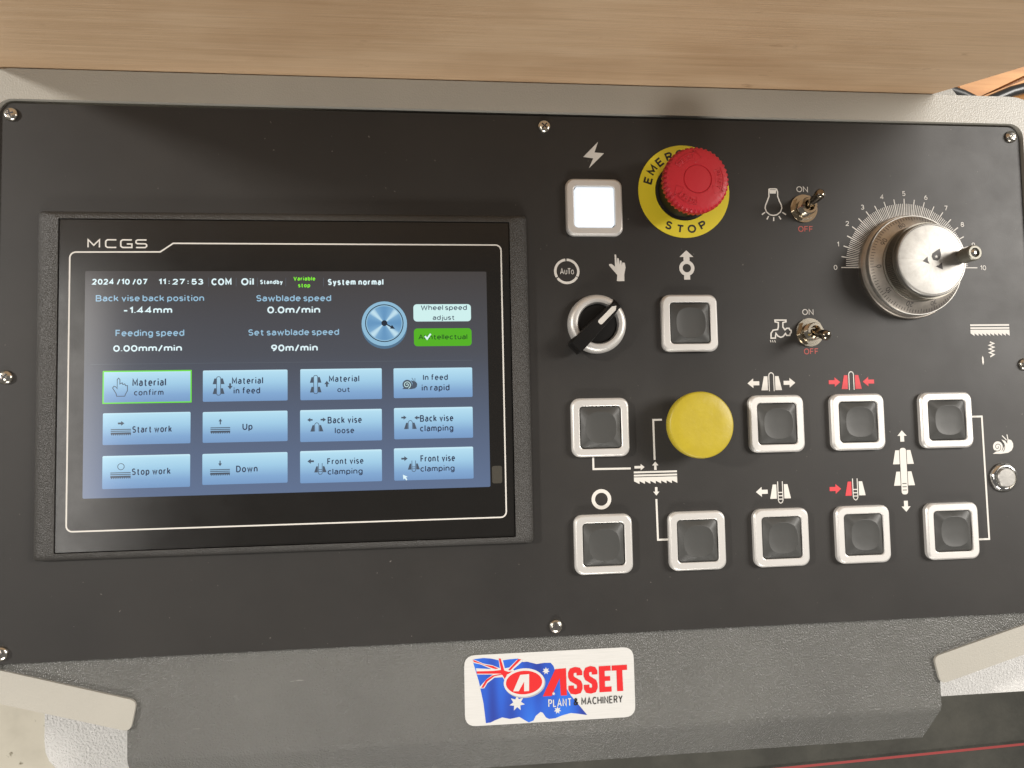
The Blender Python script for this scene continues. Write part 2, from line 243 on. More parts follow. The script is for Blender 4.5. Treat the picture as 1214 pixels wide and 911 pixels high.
# ------------------------------------------------------------------ mesh builder (all lengths in mm)
def ea(cx, cy, rx, ry, a0, a1, n=None):
    n = n or max(3, int(abs(a1-a0)/22)); return [(cx+rx*math.cos(math.radians(a0+(a1-a0)*i/n)), cy+ry*math.sin(math.radians(a0+(a1-a0)*i/n))) for i in range(n+1)]
def el(cx, cy, rx, ry): return ea(cx, cy, rx, ry, 90, 450, 18)
GLYPH = {
 'A': [[(0, 0), (.4, 1), (.8, 0)], [(.13, .33), (.67, .33)]], 'B': [[(0, .52), (.4, .52)]+ea(.4, .76, .22, .24, -90, 90)+[(0, 1), (0, 0), (.4, 0)]+ea(.42, .26, .26, .26, -90, 90)],
 'C': [ea(.42, .5, .42, .5, 45, 315)], 'D': [[(0, 0), (0, 1), (.3, 1)]+ea(.3, .5, .42, .5, 90, -90)+[(0, 0)]], 'E': [[(.58, 1), (0, 1), (0, 0), (.6, 0)], [(0, .52), (.52, .52)]],
 'F': [[(.56, 1), (0, 1), (0, 0)], [(0, .5), (.5, .5)]], 'G': [ea(.42, .5, .42, .5, 45, 345)+[(.84, .46), (.5, .46)]], 'H': [[(0, 0), (0, 1)], [(.72, 0), (.72, 1)], [(0, .52), (.72, .52)]],
 'I': [[(0, 0), (0, 1)]], 'L': [[(0, 1), (0, 0), (.52, 0)]], 'M': [[(0, 0), (0, 1), (.42, .25), (.84, 1), (.84, 0)]], 'N': [[(0, 0), (0, 1), (.7, 0), (.7, 1)]], 'O': [el(.42, .5, .42, .5)],
 'P': [[(0, 0), (0, 1), (.38, 1)]+ea(.38, .74, .25, .26, 90, -90)+[(0, .48)]], 'R': [[(0, 0), (0, 1), (.38, 1)]+ea(.38, .74, .25, .26, 90, -90)+[(0, .48)], [(.34, .48), (.66, 0)]],
 'S': [ea(.32, .75, .28, .25, 30, 270)+ea(.32, .26, .3, .26, 80, -150)], 'T': [[(0, 1), (.7, 1)], [(.35, 1), (.35, 0)]], 'U': [[(0, 1), (0, .34)]+ea(.36, .34, .36, .34, 180, 360)+[(.72, 1)]],
 'V': [[(0, 1), (.4, 0), (.8, 1)]], 'W': [[(0, 1), (.26, 0), (.55, .9), (.84, 0), (1.1, 1)]], 'Y': [[(0, 1), (.36, .46), (.72, 1)], [(.36, .46), (.36, 0)]], '&': [[(.75, 0), (.16, .7)]+ea(.34, .82, .18, .18, 200, -20)+[(.46, .66), (.1, .38)]+ea(.3, .24, .28, .24, 160, 330)+[(.72, .45)]],
 'a': [ea(.27, .5, .25, .22, 150, 0)+[(.52, 0)], [(.52, .42), (.25, .42)]+ea(.22, .21, .22, .21, 95, 270)+[(.34, .02), (.52, .16)]], 'b': [[(0, 1.05), (0, 0)], el(.29, .36, .29, .36)], 'c': [ea(.3, .36, .3, .36, 50, 310)],
 'd': [[(.58, 1.05), (.58, 0)], el(.29, .36, .29, .36)], 'e': [[(.02, .37), (.59, .37)]+ea(.3, .36, .29, .36, 8, 310)], 'f': [[(.42, 1.04), (.27, 1.04), (.16, .92), (.16, 0)], [(0, .7), (.38, .7)]],
 'g': [el(.29, .36, .29, .36), [(.58, .72), (.58, -.06)]+ea(.3, -.06, .28, .22, 0, -150)], 'h': [[(0, 1.05), (0, 0)], [(0, .45)]+ea(.27, .45, .27, .27, 180, 0)+[(.54, 0)]], 'i': [[(0, .72), (0, 0)], [(0, .93), (0, 1.07)]],
 'j': [[(.1, .72), (.1, -.1)]+ea(-.05, -.1, .15, .16, 0, -90), [(.1, .93), (.1, 1.07)]], 'k': [[(0, 1.05), (0, 0)], [(.5, .72), (.02, .27)], [(.2, .44), (.54, 0)]], 'l': [[(0, 1.05), (0, 0)]],
 'm': [[(0, .72), (0, 0)], [(0, .48)]+ea(.22, .48, .22, .24, 180, 0)+[(.44, 0)], [(.44, .48)]+ea(.66, .48, .22, .24, 180, 0)+[(.88, 0)]], 'n': [[(0, .72), (0, 0)], [(0, .45)]+ea(.27, .45, .27, .27, 180, 0)+[(.54, 0)]],
 'o': [el(.3, .36, .3, .36)], 'p': [[(0, .72), (0, -.28)], el(.29, .36, .29, .36)], 'r': [[(0, .72), (0, 0)], [(0, .42)]+ea(.27, .42, .27, .29, 180, 75)], 's': [ea(.24, .54, .21, .18, 30, 270)+ea(.24, .18, .23, .18, 80, -150)],
 't': [[(.16, .95), (.16, .15), (.25, 0), (.4, 0)], [(0, .7), (.38, .7)]], 'u': [[(0, .72), (0, .27)]+ea(.27, .27, .27, .27, 180, 360)+[(.54, .4)], [(.54, .72), (.54, 0)]], 'v': [[(0, .72), (.28, 0), (.56, .72)]],
 'w': [[(0, .72), (.22, 0), (.44, .66), (.66, 0), (.88, .72)]], 'y': [[(0, .72), (.29, .02)], [(.57, .72), (.22, -.2), (.06, -.28)]],
 '0': [el(.31, .5, .31, .5)], '1': [[(.02, .78), (.27, 1), (.27, 0)]], '2': [ea(.3, .71, .28, .29, 165, -30)+[(.02, 0), (.6, 0)]], '3': [ea(.28, .75, .26, .25, 150, -90), ea(.28, .26, .3, .26, 90, -150)],
 '4': [[(.46, 0), (.46, 1), (0, .27), (.64, .27)]], '5': [[(.54, 1), (.1, 1), (.06, .53)]+ea(.28, .32, .3, .32, 125, -150)], '6': [el(.3, .31, .3, .31), [(.02, .4), (.15, .74), (.42, 1)]], '7': [[(0, 1), (.58, 1), (.2, 0)]],
 '8': [el(.3, .76, .24, .24), el(.3, .27, .3, .27)], '9': [el(.3, .69, .3, .31), [(.58, .6), (.45, .26), (.18, 0)]], ':': [[(0, .08), (0, .22)], [(0, .56), (0, .7)]], '/': [[(0, -.08), (.4, 1.05)]], '.': [[(0, 0), (0, .12)]], '-': [[(0, .4), (.4, .4)]], ' ': []}
def arrow_pts(x, y, ang, L, hl, hw, sw):
    p = [(L, 0), (L-hl, hw), (L-hl, sw), (0, sw), (0, -sw), (L-hl, -sw), (L-hl, -hw)]
    c, s = math.cos(ang), math.sin(ang); return [(x+a*c-b*s, y+a*s+b*c) for a, b in p]
def rrect(x0, y0, x1, y1, r, n=5):
    r = max(r, 1e-4); out = []
    for cx, cy, a0 in ((x1-r, y1-r, 0), (x0+r, y1-r, 90), (x0+r, y0+r, 180), (x1-r, y0+r, 270)):
        for i in range(n+1):
            a = math.radians(a0+90*i/n); out.append((cx+r*math.cos(a), cy+r*math.sin(a)))
    return out
def circ(x, y, r, n=40): return [(x+r*math.cos(2*math.pi*i/n), y+r*math.sin(2*math.pi*i/n)) for i in range(n)]
class MB:
    def __init__(s): s.v = []; s.f = []; s.m = []; s.mats = []
    def mi(s, m):
        if m not in s.mats: s.mats.append(m)
        return s.mats.index(m)
    def add(s, vs, fs, m):
        o = len(s.v); s.v += [tuple(v) for v in vs]; k = s.mi(m)
        for f in fs: s.f.append(tuple(o+i for i in f)); s.m.append(k)
    def flat(s, loops, z, m):
        """filled outline(s); loops[0] outer, the rest holes"""
        if not isinstance(loops[0][0], (tuple, list)): loops = [loops]
        L = [[Vector((x, y, 0)) for x, y in l] for l in loops]
        t = tessellate_polygon(L); pts = [p for l in loops for p in l]
        fs = []
        for a, b, c in t:
            A, B, C_ = pts[a], pts[b], pts[c]
            if (B[0]-A[0])*(C_[1]-A[1])-(B[1]-A[1])*(C_[0]-A[0]) < 0: a, c = c, a
            fs.append((a, b, c))
        s.add([(x, y, z) for x, y in pts], fs, m)
    def prism(s, loops, z0, z1, m, bottom=True):
        if not isinstance(loops[0][0], (tuple, list)): loops = [loops]
        s.flat(loops, z1, m)
        if bottom: s.flat(loops, z0, m)
        for l in loops:
            n = len(l); vs = [(x, y, z0) for x, y in l]+[(x, y, z1) for x, y in l]
            s.add(vs, [(i, (i+1) % n, n+(i+1) % n, n+i) for i in range(n)], m)
    def stroke(s, pts, w_, z, m, closed=False):
        n = len(pts); vs = []
        for i, p in enumerate(pts):
            a = pts[(i-1) % n] if (closed or i) else p; b = pts[(i+1) % n] if (closed or i < n-1) else p
            d1 = Vector((p[0]-a[0], p[1]-a[1])); d2 = Vector((b[0]-p[0], b[1]-p[1]))
            if d1.length < 1e-9: d1 = d2.copy()
            if d2.length < 1e-9: d2 = d1.copy()
            d1.normalize(); d2.normalize(); n1 = Vector((-d1.y, d1.x)); n2 = Vector((-d2.y, d2.x)); mm = n1+n2
            if mm.length < 1e-6: mm = n1.copy()
            mm.normalize(); k = w_/2/max(.45, mm.dot(n1))
            vs += [(p[0]+mm.x*k, p[1]+mm.y*k, z), (p[0]-mm.x*k, p[1]-mm.y*k, z)]
        e = n if closed else n-1
        s.add(vs, [(2*i, 2*i+1, 2*((i+1) % n)+1, 2*((i+1) % n)) for i in range(e)], m)
    def loft(s, loops, m, cap0=False, cap1=False):
        n = len(loops[0]); vs = [p for l in loops for p in l]; fs = []
        for k in range(len(loops)-1):
            for i in range(n): j = (i+1) % n; fs.append((k*n+i, k*n+j, (k+1)*n+j, (k+1)*n+i))
        if cap0: fs.append(tuple(range(n))[::-1])
        if cap1: fs.append(tuple((len(loops)-1)*n+i for i in range(n)))
        s.add(vs, fs, m)
    def lathe(s, x, y, prof, m, n=48, notch=None, tilt=None):
        L = []
        for k, (r, z) in enumerate(prof):
            l = []
            for i in range(n):
                a = 2*math.pi*i/n; q = r
                if notch and k in notch[0]: q = r-notch[2]*(1 if (i*notch[1]*2//n) % 2 else 0)
                l.append((x+q*math.cos(a), y+q*math.sin(a), z))
            L.append(l)
        s.loft(L, m, False, prof[-1][0] > 1e-3 and False)
        if prof[-1][0] > 1e-3: s.f.append(tuple(range(len(s.v)-n, len(s.v)))); s.m.append(s.mi(m))
    def tube(s, pts, rad, m, n=16, caps=True):
        rings = []; prev = None
        for i, p in enumerate(pts):
            p = Vector(p); d = (Vector(pts[min(i+1, len(pts)-1)])-Vector(pts[max(i-1, 0)])).normalized()
            if prev is None: u = d.orthogonal().normalized()
            else: u = (prev-d*prev.dot(d)).normalized()
            prev = u; w_ = d.cross(u); r = rad[i] if isinstance(rad, (list, tuple)) else rad
            rings.append([tuple(p+(u*math.cos(2*math.pi*k/n)+w_*math.sin(2*math.pi*k/n))*r) for k in range(n)])
        s.loft(rings, m, caps, caps)
    def text(s, body, x0, x1, y, h, z, m, bold=.12, rot=0, piv=None):
        w_ = bold*h; items = []; tw = 0; sp_ = 0; ng = 0; prev = False
        for ch in body:
            if ch == ' ': items.append(None); sp_ += 1; prev = False; continue
            g = GLYPH[ch]; xs = [p[0] for q in g for p in q]; a0, a1 = min(xs), max(xs); items.append((g, a0, a1-a0)); tw += a1-a0
            ng += 1 if prev else 0; prev = True
        gap = w_+.15*h; spc = .42*h+w_
        if x1 is not None:
            av = x1-x0-w_; kx = (av-ng*gap-sp_*spc)/tw if tw > .05 else h
            if tw > .05 and kx < .68*h:
                f_ = av/(ng*gap+sp_*spc+.68*h*tw); f_ = max(f_, .55); gap *= f_; spc *= f_; kx = (av-ng*gap-sp_*spc)/tw
        else: kx = h; x0 = x0-(tw*kx+ng*gap+sp_*spc)/2-w_/2
        if x1 is not None and kx > 1.2*h and ng > 1:
            gap += (kx-1.2*h)*tw/(ng+sp_); spc += (kx-1.2*h)*tw/(ng+sp_); kx = 1.2*h
        X = x0+w_/2; P_ = []; prev = False
        for it in items:
            if it is None: X += spc; prev = False; continue
            if prev: X += gap
            for q in it[0]: P_.append([(X+(px-it[1])*kx, py) for px, py in q])
            X += it[2]*kx; prev = True
        for i, q in enumerate(P_):
            out = []
            for a, c in q:
                px, py = a, y+w_/2+c*(h-w_)
                if rot:
                    co, si = math.cos(rot), math.sin(rot); dx, dy = px-piv[0], py-piv[1]; px, py = piv[0]+dx*co-dy*si, piv[1]+dx*si+dy*co
                out.append((px, py))
            s.stroke(out, w_, z+.006*(i % 4), m)
    def build(s, name, parent=None, loc=(0, 0, 0), label=None, cat=None, kind=None, group=None, bev=0, angle=32):
        me = bpy.data.meshes.new(name)
        me.from_pydata([((x-loc[0])*MM, (y-loc[1])*MM, (z-loc[2])*MM) for x, y, z in s.v], [], s.f)
        for m in s.mats: me.materials.append(m)
        me.polygons.foreach_set('material_index', s.m); me.update()
        me.shade_smooth(); me.set_sharp_from_angle(angle=math.radians(angle))
        o = bpy.data.objects.new(name, me); sc.collection.objects.link(o)
        W_ = Vector(loc)*MM
        if parent: o.parent = parent; W_ = W_-wloc[parent.name]
        o.location = W_; wloc[o.name] = Vector(loc)*MM
        tag(o, label, cat, kind, group)
        if bev:
            b = o.modifiers.new('bevel', 'BEVEL'); b.width = bev*MM; b.segments = 3; b.limit_method = 'ANGLE'; b.angle_limit = math.radians(40)
        return o
wloc = {}
def tag(o, label=None, cat=None, kind=None, group=None):
    if label: o['label'] = label
    if cat: o['category'] = cat
    if kind: o['kind'] = kind
    if group: o['group'] = group
def empty(name, loc, parent=None, **kw):
    o = bpy.data.objects.new(name, None); sc.collection.objects.link(o); o.empty_display_size = .01
    o.parent = parent; o.location = Vector(loc)*MM-(wloc[parent.name] if parent else Vector((0, 0, 0))); wloc[o.name] = Vector(loc)*MM
    tag(o, **kw); return o
def ring3(loop, z): return [(x, y, z) for x, y in loop]
# ------------------------------------------------------------------ setting
b = MB(); b.flat([(-9000, -9000), (9000, -9000), (9000, 9000), (-9000, 9000)], -900, CONC); b.build('floor', kind='structure')
b = MB(); b.prism([(-1100, -1500), (-172, -1500), (-172, -200), (-1100, -200)], -900, -500, PCON)
b.build('pale_floor_block', kind='structure', bev=6)  # added block for the brighter floor at left; brightness put into its colour
b = MB(); b.flat([(-600, -788.5), (3200, -690.5), (3200, -686), (-600, -784)], -896, REDL); b.build('painted_line', kind='structure')
# ------------------------------------------------------------------ the console
con = empty('control_console', (288, -90, -900), label='beige machine control console with black faceplate, touch screen, push buttons and handwheel', cat='control console')
HX0, HX1, HY1 = -43, 619, 81.5
# housing: flange round the faceplate, open at the front, with its two side arms
RX0, RX1 = -24, 599.5
outer = []
def arc(cx, cy, r, a0, a1, n=8): return [(cx+r*math.cos(math.radians(a0+(a1-a0)*i/n)), cy+r*math.sin(math.radians(a0+(a1-a0)*i/n))) for i in range(n+1)]
out = [(HX1, -262)]+arc(HX1-27, HY1-27, 27, 0, 90)+arc(HX0+27, HY1-27, 27, 90, 180)+[(HX0, -262), (RX0, -255)]
inn = [(RX0, -255)]+arc(RX0+9, 64-9, 9, 180, 90)+arc(RX1-9, 63.5-9, 9, 90, 0)+[(RX1, -262)]
b = MB(); b.prism(out+inn[1:], -3, 2, BEIGE)
hs = b.build('housing', con, (288, 72, 0), bev=1.2)
b = MB()
wall = [(x, y) for x, y in out]
inset = lambda d: [(HX1-d, -248)]+arc(HX1-27, HY1-27, 27-d, 0, 90)+arc(HX0+27, HY1-27, 27-d, 90, 180)+[(HX0+d, -244)]
w0, w1 = inset(.2), inset(3)
b.prism(w0+w1[::-1], -75, -3.02, BEIGE); b.build('side_wall', con, (288, 81, -40), bev=0)
b = MB(); b.prism([(120, -215), (470, -215), (470, 50), (120, 50)], -900, -40, BEIGE); b.build('pedestal', con, (288, -90, -900), bev=6)
def rounded(poly, rads, n=5):
    out = []; L = len(poly)
    for i, p in enumerate(poly):
        r = rads[i]; p = Vector(p)
        if not r: out.append(tuple(p)); continue
        a = Vector(poly[i-1]); c = Vector(poly[(i+1) % L]); u = (a-p).normalized(); v_ = (c-p).normalized()
        s0, s1 = p+u*r, p+v_*r
        for k in range(n+1):
            t = k/n; out.append(tuple(s0*(1-t)**2+p*2*t*(1-t)+s1*t*t))
    return out
aL = rounded([(-77, -234.2), (52.9, -271.3), (49.6, -287.7), (-77, -252)], [0, 4, 4, 0])
aR = rounded([(654, -237.0), (654, -254.6), (525, -288.8), (521.2, -272.2)], [0, 0, 4, 4])
for a_, lx in ((aL, -10), (aR, 585)):
    b = MB(); b.prism(a_, -2.95, -1.2, BEIGE); b.build('support_arm', con, (lx, -262, 0), bev=.4, label=('left' if lx < 0 else 'right')+' beige support arm angled over the grey apron')
# pale trays under the arms
b = MB(); b.prism(rounded([(60, -225), (-13, -262), (-13, -322), (60, -330)], [0, 6, 18, 0]), -44, -40, PALE); b.build('side_tray', con, (20, -290, -40), bev=.8, label='pale wrinkle painted plate under the left arm')
b = MB(); b.prism([(500, -311), (760, -311), (760, -225), (500, -225)], -44, -40, PALE); b.build('side_tray', con, (600, -270, -40), bev=.8, label='pale wrinkle painted plate under the right arm')
# grey apron: flat, a rounded fold, and a short sloping lip
def apron(y, z, x0, x1): return [(x0, y, z), (x1, y, z)]
prof = [(-233, -3), (-300, -3), (-303, -3.15), (-305, -3.7), (-307, -4.7), (-309, -5.9), (-326.5, -16.5), (-326.5, -18.5), (-305.5, -8)]
b = MB(); rows = []
for y, z in prof:
    k = max(0, min(1, (-304-y)/22.5))
    x0 = 47.5 if y < -286 else -36; x1 = 525.7 if y < -286 else 612
    rows.append((x0, x1-4.5*k, y, z))
rows = rows[:1]+[(-36, 612, -258, -3), (47.5, 525.7, -287, -3), (47.5, 525.7, -299, -3)]+rows[2:]
for i in range(len(rows)-1):
    a, c = rows[i], rows[i+1]
    NX = 1
    b.add([(a[0], a[2], a[3]), (a[1], a[2], a[3]), (c[1], c[2], c[3]), (c[0], c[2], c[3])], [(0, 3, 2, 1)], GREY)
b.build('front_apron', con, (288, -280, -3), angle=60)
# faceplate
FP = [(RX0+1, -247.4), (RX1-1, -247.8)]+arc(RX1-9, 63-9, 8, 0, 90)+arc(RX0+9, 63.2-9, 8, 90, 180)
b = MB(); b.prism(FP, -2.2, 0, FACE); face = b.build('faceplate', con, (288, -92, 0), bev=.35)
b = MB(); b.prism([(543, 84), (560, 97.5), (575, 102.5), (590, 84)], -33, -30, BEIGE); b.build('rear_bracket', con, (566, 84, -30), bev=.5)
# screws
def screw_mesh(x, y, rot):
    b = MB(); R0 = 3.9
    b.lathe(x, y, [(R0, 0.02), (R0, .7), (R0*.93, 1.3), (R0*.75, 1.9), (R0*.45, 2.2), (.01, 2.3)], SCREW, 28)
    o = b.build('screw', con, (x, y, 0)); 
    b = MB()
    for k in range(2):
        a = rot+k*math.pi/2; c, s = math.cos(a), math.sin(a); q = []
        for u, w_ in ((-2.2, -.42), (2.2, -.42), (2.2, .42), (-2.2, .42)): q.append((x+u*c-w_*s, y+u*s+w_*c))
        b.flat(q, 2.36+.02*k, EMBL)
    b.build('screw_slot', o, (x, y, 2.3))
for i, (x, y) in enumerate([(-16.5, 55.6), (-16.7, -92.5), (-16.7, -241.8), (286.3, 55.4), (286.1, -241.8), (592.2, 55.6), (592.2, -92.5), (592.2, -241.8)]):
    screw_mesh(x, y, .3+i*.7)
# ------------------------------------------------------------------ touch screen
ts = empty('touch_screen', (137, -96.5, 0), con, label='black framed touch screen showing the saw menu')
b = MB()
def rr(d, r, z, dy=None): 
    dy = d if dy is None else dy
    return ring3(rrect(d, -193+dy, 274-d, -dy, r), z)
gx0, gy0, gx1, gy1 = 12.9, -188.3, 262.7, -5.6
b.loft([rr(0, 2.5, 0), rr(0, 2.5, 2.2), rr(.8, 2.5, 3.4, .5), rr(4, 2.2, 5.6, 1.6), rr(8, 2, 6.6, 3), ring3(rrect(gx0-.5, gy0-.5, gx1+.5, gy1+.5, .6), 6.8), ring3(rrect(gx0-.5, gy0-.5, gx1+.5, gy1+.5, .6), 3)], BEZ)
b.build('screen_bezel', ts, (137, -96.5, 0), angle=50)
b = MB(); b.prism(rrect(gx0, gy0, gx1, gy1, .5), 3.2, 6, GLASS); 
b.build('cover_glass', ts, (137, -96.5, 6), bev=.25)
b = MB()
lp = [(66.3, -23.6), (73.2, -18.7)]+arc(258-3.2, -18.7-3.2, 3.2, 90, 0, 6)+arc(258-3.2, -177.3+3.2, 3.2, 0, -90, 6)+arc(18.4+3.2, -177.3+3.2, 3.2, -90, -180, 6)+arc(18.4+3.2, -23.9-3.2, 3.2, 180, 90, 6)
b.stroke(lp, .8, 6.06, PRINT, True); b.build('border_line', ts, (137, -96.5, 6))
# brand letters as drawn strokes
b = MB(); zz = 6.06
def T(pts, cl=False, w_=.75): b.stroke(pts, w_, zz, PRINT, cl)
x, y0, y1 = 27.9, -21.2, -16.9
T([(x, y0), (x, y1), (x+3, y0+1.2), (x+6, y1), (x+6, y0)])
x = 37.2; T([(x+5.6, y1), (x+.9, y1), (x, y1-.8), (x, y0+.8), (x+.9, y0), (x+5.6, y0)])
x = 45.2; T([(x+5.9, y1), (x+.9, y1), (x, y1-.8), (x, y0+.8), (x+.9, y0), (x+5.9, y0), (x+5.9, y0+2), (x+3.2, y0+2)])
x = 53.3; T([(x+5.6, y1), (x+.8, y1), (x, y1-.6), (x, y1-1.6), (x+.7, y1-2.1), (x+5, y1-2.2), (x+5.7, y1-2.8), (x+5.7, y0+.7), (x+4.9, y0), (x, y0)])
b.build('lettering', ts, (43, -19, 6))
b = MB(); b.flat(rrect(250.2, -157.8, 256, -147.8, 1.2), 6.03, WIN); b.build('sensor_window', ts, (253, -153, 6))
DX0, DY1 = 26.6, -34.5; DX1, DY0 = DX0+222.5, DY1-125.2
b = MB(); b.flat(rrect(DX0, DY0, DX1, DY1, .8), 6.05, DISP); b.build('display', ts, ((DX0+DX1)/2, (DY0+DY1)/2, 6.05))
b = MB()
KM = {'w': TW, 'b': TB, 'g': TG, 'k': TK, 'd': TD}
for s_, x0, x1, y, h, k in SCREEN_TEXT:
    if k in 'kd': continue
    b.text(s_, x0, x1, y, h, 6.1, KM[k], bold=.21 if k in 'wg' else .165)
for x in (92.3, 107.3, 118.9, 134.6, 155.6): b.flat([(x, -43.2), (x+.25, -43.2), (x+.25, -38.2), (x, -38.2)], 6.09, SEP)
b.flat([(30, -86.6), (240, -86.6), (240, -86.3), (30, -86.3)], 6.09, SEP)
b.build('screen_lettering', ts, (137, -60, 6.1))
for rc, mt, nm in ((WHITEBOX, SWB, 'W'), (GREENBOX, SGB, 'A')):
    b = MB(); b.flat(rrect(*rc, 2), 6.1, mt)
    for s_, x0, x1, y, h, k in SCREEN_TEXT:
        if k in 'kd' and s_[0] in ('Wa' if nm == 'W' else 'A'): b.text(s_, x0, x1, y, h, 6.16, KM[k], bold=.155)
    if nm == 'A': b.stroke([(212.9, -72.2), (214.1, -73.8), (216.2, -70.9)], .95, 6.2, TW)
    b.build('screen_key', ts, ((rc[0]+rc[2])/2, (rc[1]+rc[3])/2, 6.1), label=('white key reading Wheel speed adjust' if nm == 'W' else 'green key reading AI intellectual'))
cx, cy = DIALC[0], DIALC[1]
b = MB(); b.flat(circ(cx, cy-1.6, 12.9), 6.08, DIAS); b.flat(circ(cx, cy, 12.9), 6.1, DIA1); b.flat(circ(cx, cy+.3, 10.9), 6.12, DIAK); b.flat(circ(cx, cy+.3, 10.4), 6.14, DIA1)
b.flat(circ(cx, cy+.3, 9.8), 6.16, DIA2); b.flat(circ(cx, cy+.3, 1.7, 20), 6.18, DIAK)
b.stroke([(cx, cy+.3), (cx+4.6, cy-2.3)], .7, 6.2, DIAK); b.flat(arrow_pts(cx+3.2, cy-1.5, -math.radians(29), 3.2, 2.6, 1.2, .3), 6.21, DIAK)
b.build('speed_dial_picture', ts, (cx, cy+.3, 6.1))
# icons on the keys
def icon_jaws(b, x, y, z, m, k=1.0, arch='n'):
    for s_ in (-1, 1): b.flat([(x+s_*1.6*k, y+2*k), (x+s_*2.6*k, y+2*k), (x+s_*4*k, y-2*k), (x+s_*1.6*k, y-2*k)][::s_], z, m)
    b.stroke([(x-1.3*k, y-2*k), (x-1.3*k, y+2.4*k), (x-.7*k, y+3.2*k), (x, y+3.5*k), (x+.7*k, y+3.2*k), (x+1.3*k, y+2.4*k), (x+1.3*k, y-2*k)] if arch == 'n' else
             [(x-1.2*k, y+4*k), (x-1.2*k, y-2.6*k), (x-.6*k, y-3.3*k), (x+.6*k, y-3.3*k), (x+1.2*k, y-2.6*k), (x+1.2*k, y+4*k)], .32, z+.02, m)
    if arch == 'u':
        for dy in (-.2, -1.5): b.stroke([(x-1.2*k, y+dy*k), (x+1.2*k, y+dy*k)], .3, z+.03, m)
def icon_saw(b, x, y, z, m, w_=10.6):
    for dy, h in ((0, .45), (.95, .45), (1.9, .8)): b.flat([(x, y-dy-h), (x+w_, y-dy-h), (x+w_, y-dy), (x, y-dy)], z, m)
    n = 11
    for i in range(n): a = x+w_*i/n; b.flat([(a, y-2.7), (a+w_/n*.75, y-3.7), (a+w_/n, y-2.7)], z, m)
def icon_snail(b, x, y, z, m, m2):
    b.flat([(x-4.3, y-2.8), (x-3.3, y-2), (x-1, y-2), (x+1.2, y-1.2), (x+1.6, y+.4), (x+.6, y+2.2), (x+2.3, y+1.6), (x+3.6, y+1.2), (x+4.3, y), (x+4.0, y-1.6), (x+3, y-2.5), (x+1, y-2.9)], z, m)
    b.flat(circ(x-1.4, y-.2, 2.7, 24), z+.01, m)
    sp = [(x-1.6+r*math.cos(a), y-.4+r*math.sin(a)) for r, a in ((2.2*(1-i/26)+.05, -1.2+i*.45) for i in range(24))]
    b.stroke(sp, .38, z+.02, m2)
    b.stroke([(x+1.2, y+3.6), (x+2.6, y+1.4)], .3, z, m); b.stroke([(x+3, y+3.4), (x+3, y+1)], .3, z, m)
names = ['Material confirm', 'Material in feed', 'Material out', 'In feed in rapid', 'Start work', 'Up', 'Back vise loose', 'Back vise clamping', 'Stop work', 'Down', 'Front vise clamping, arrow to the left', 'Front vise clamping, arrow to the right']
D90 = math.pi/2
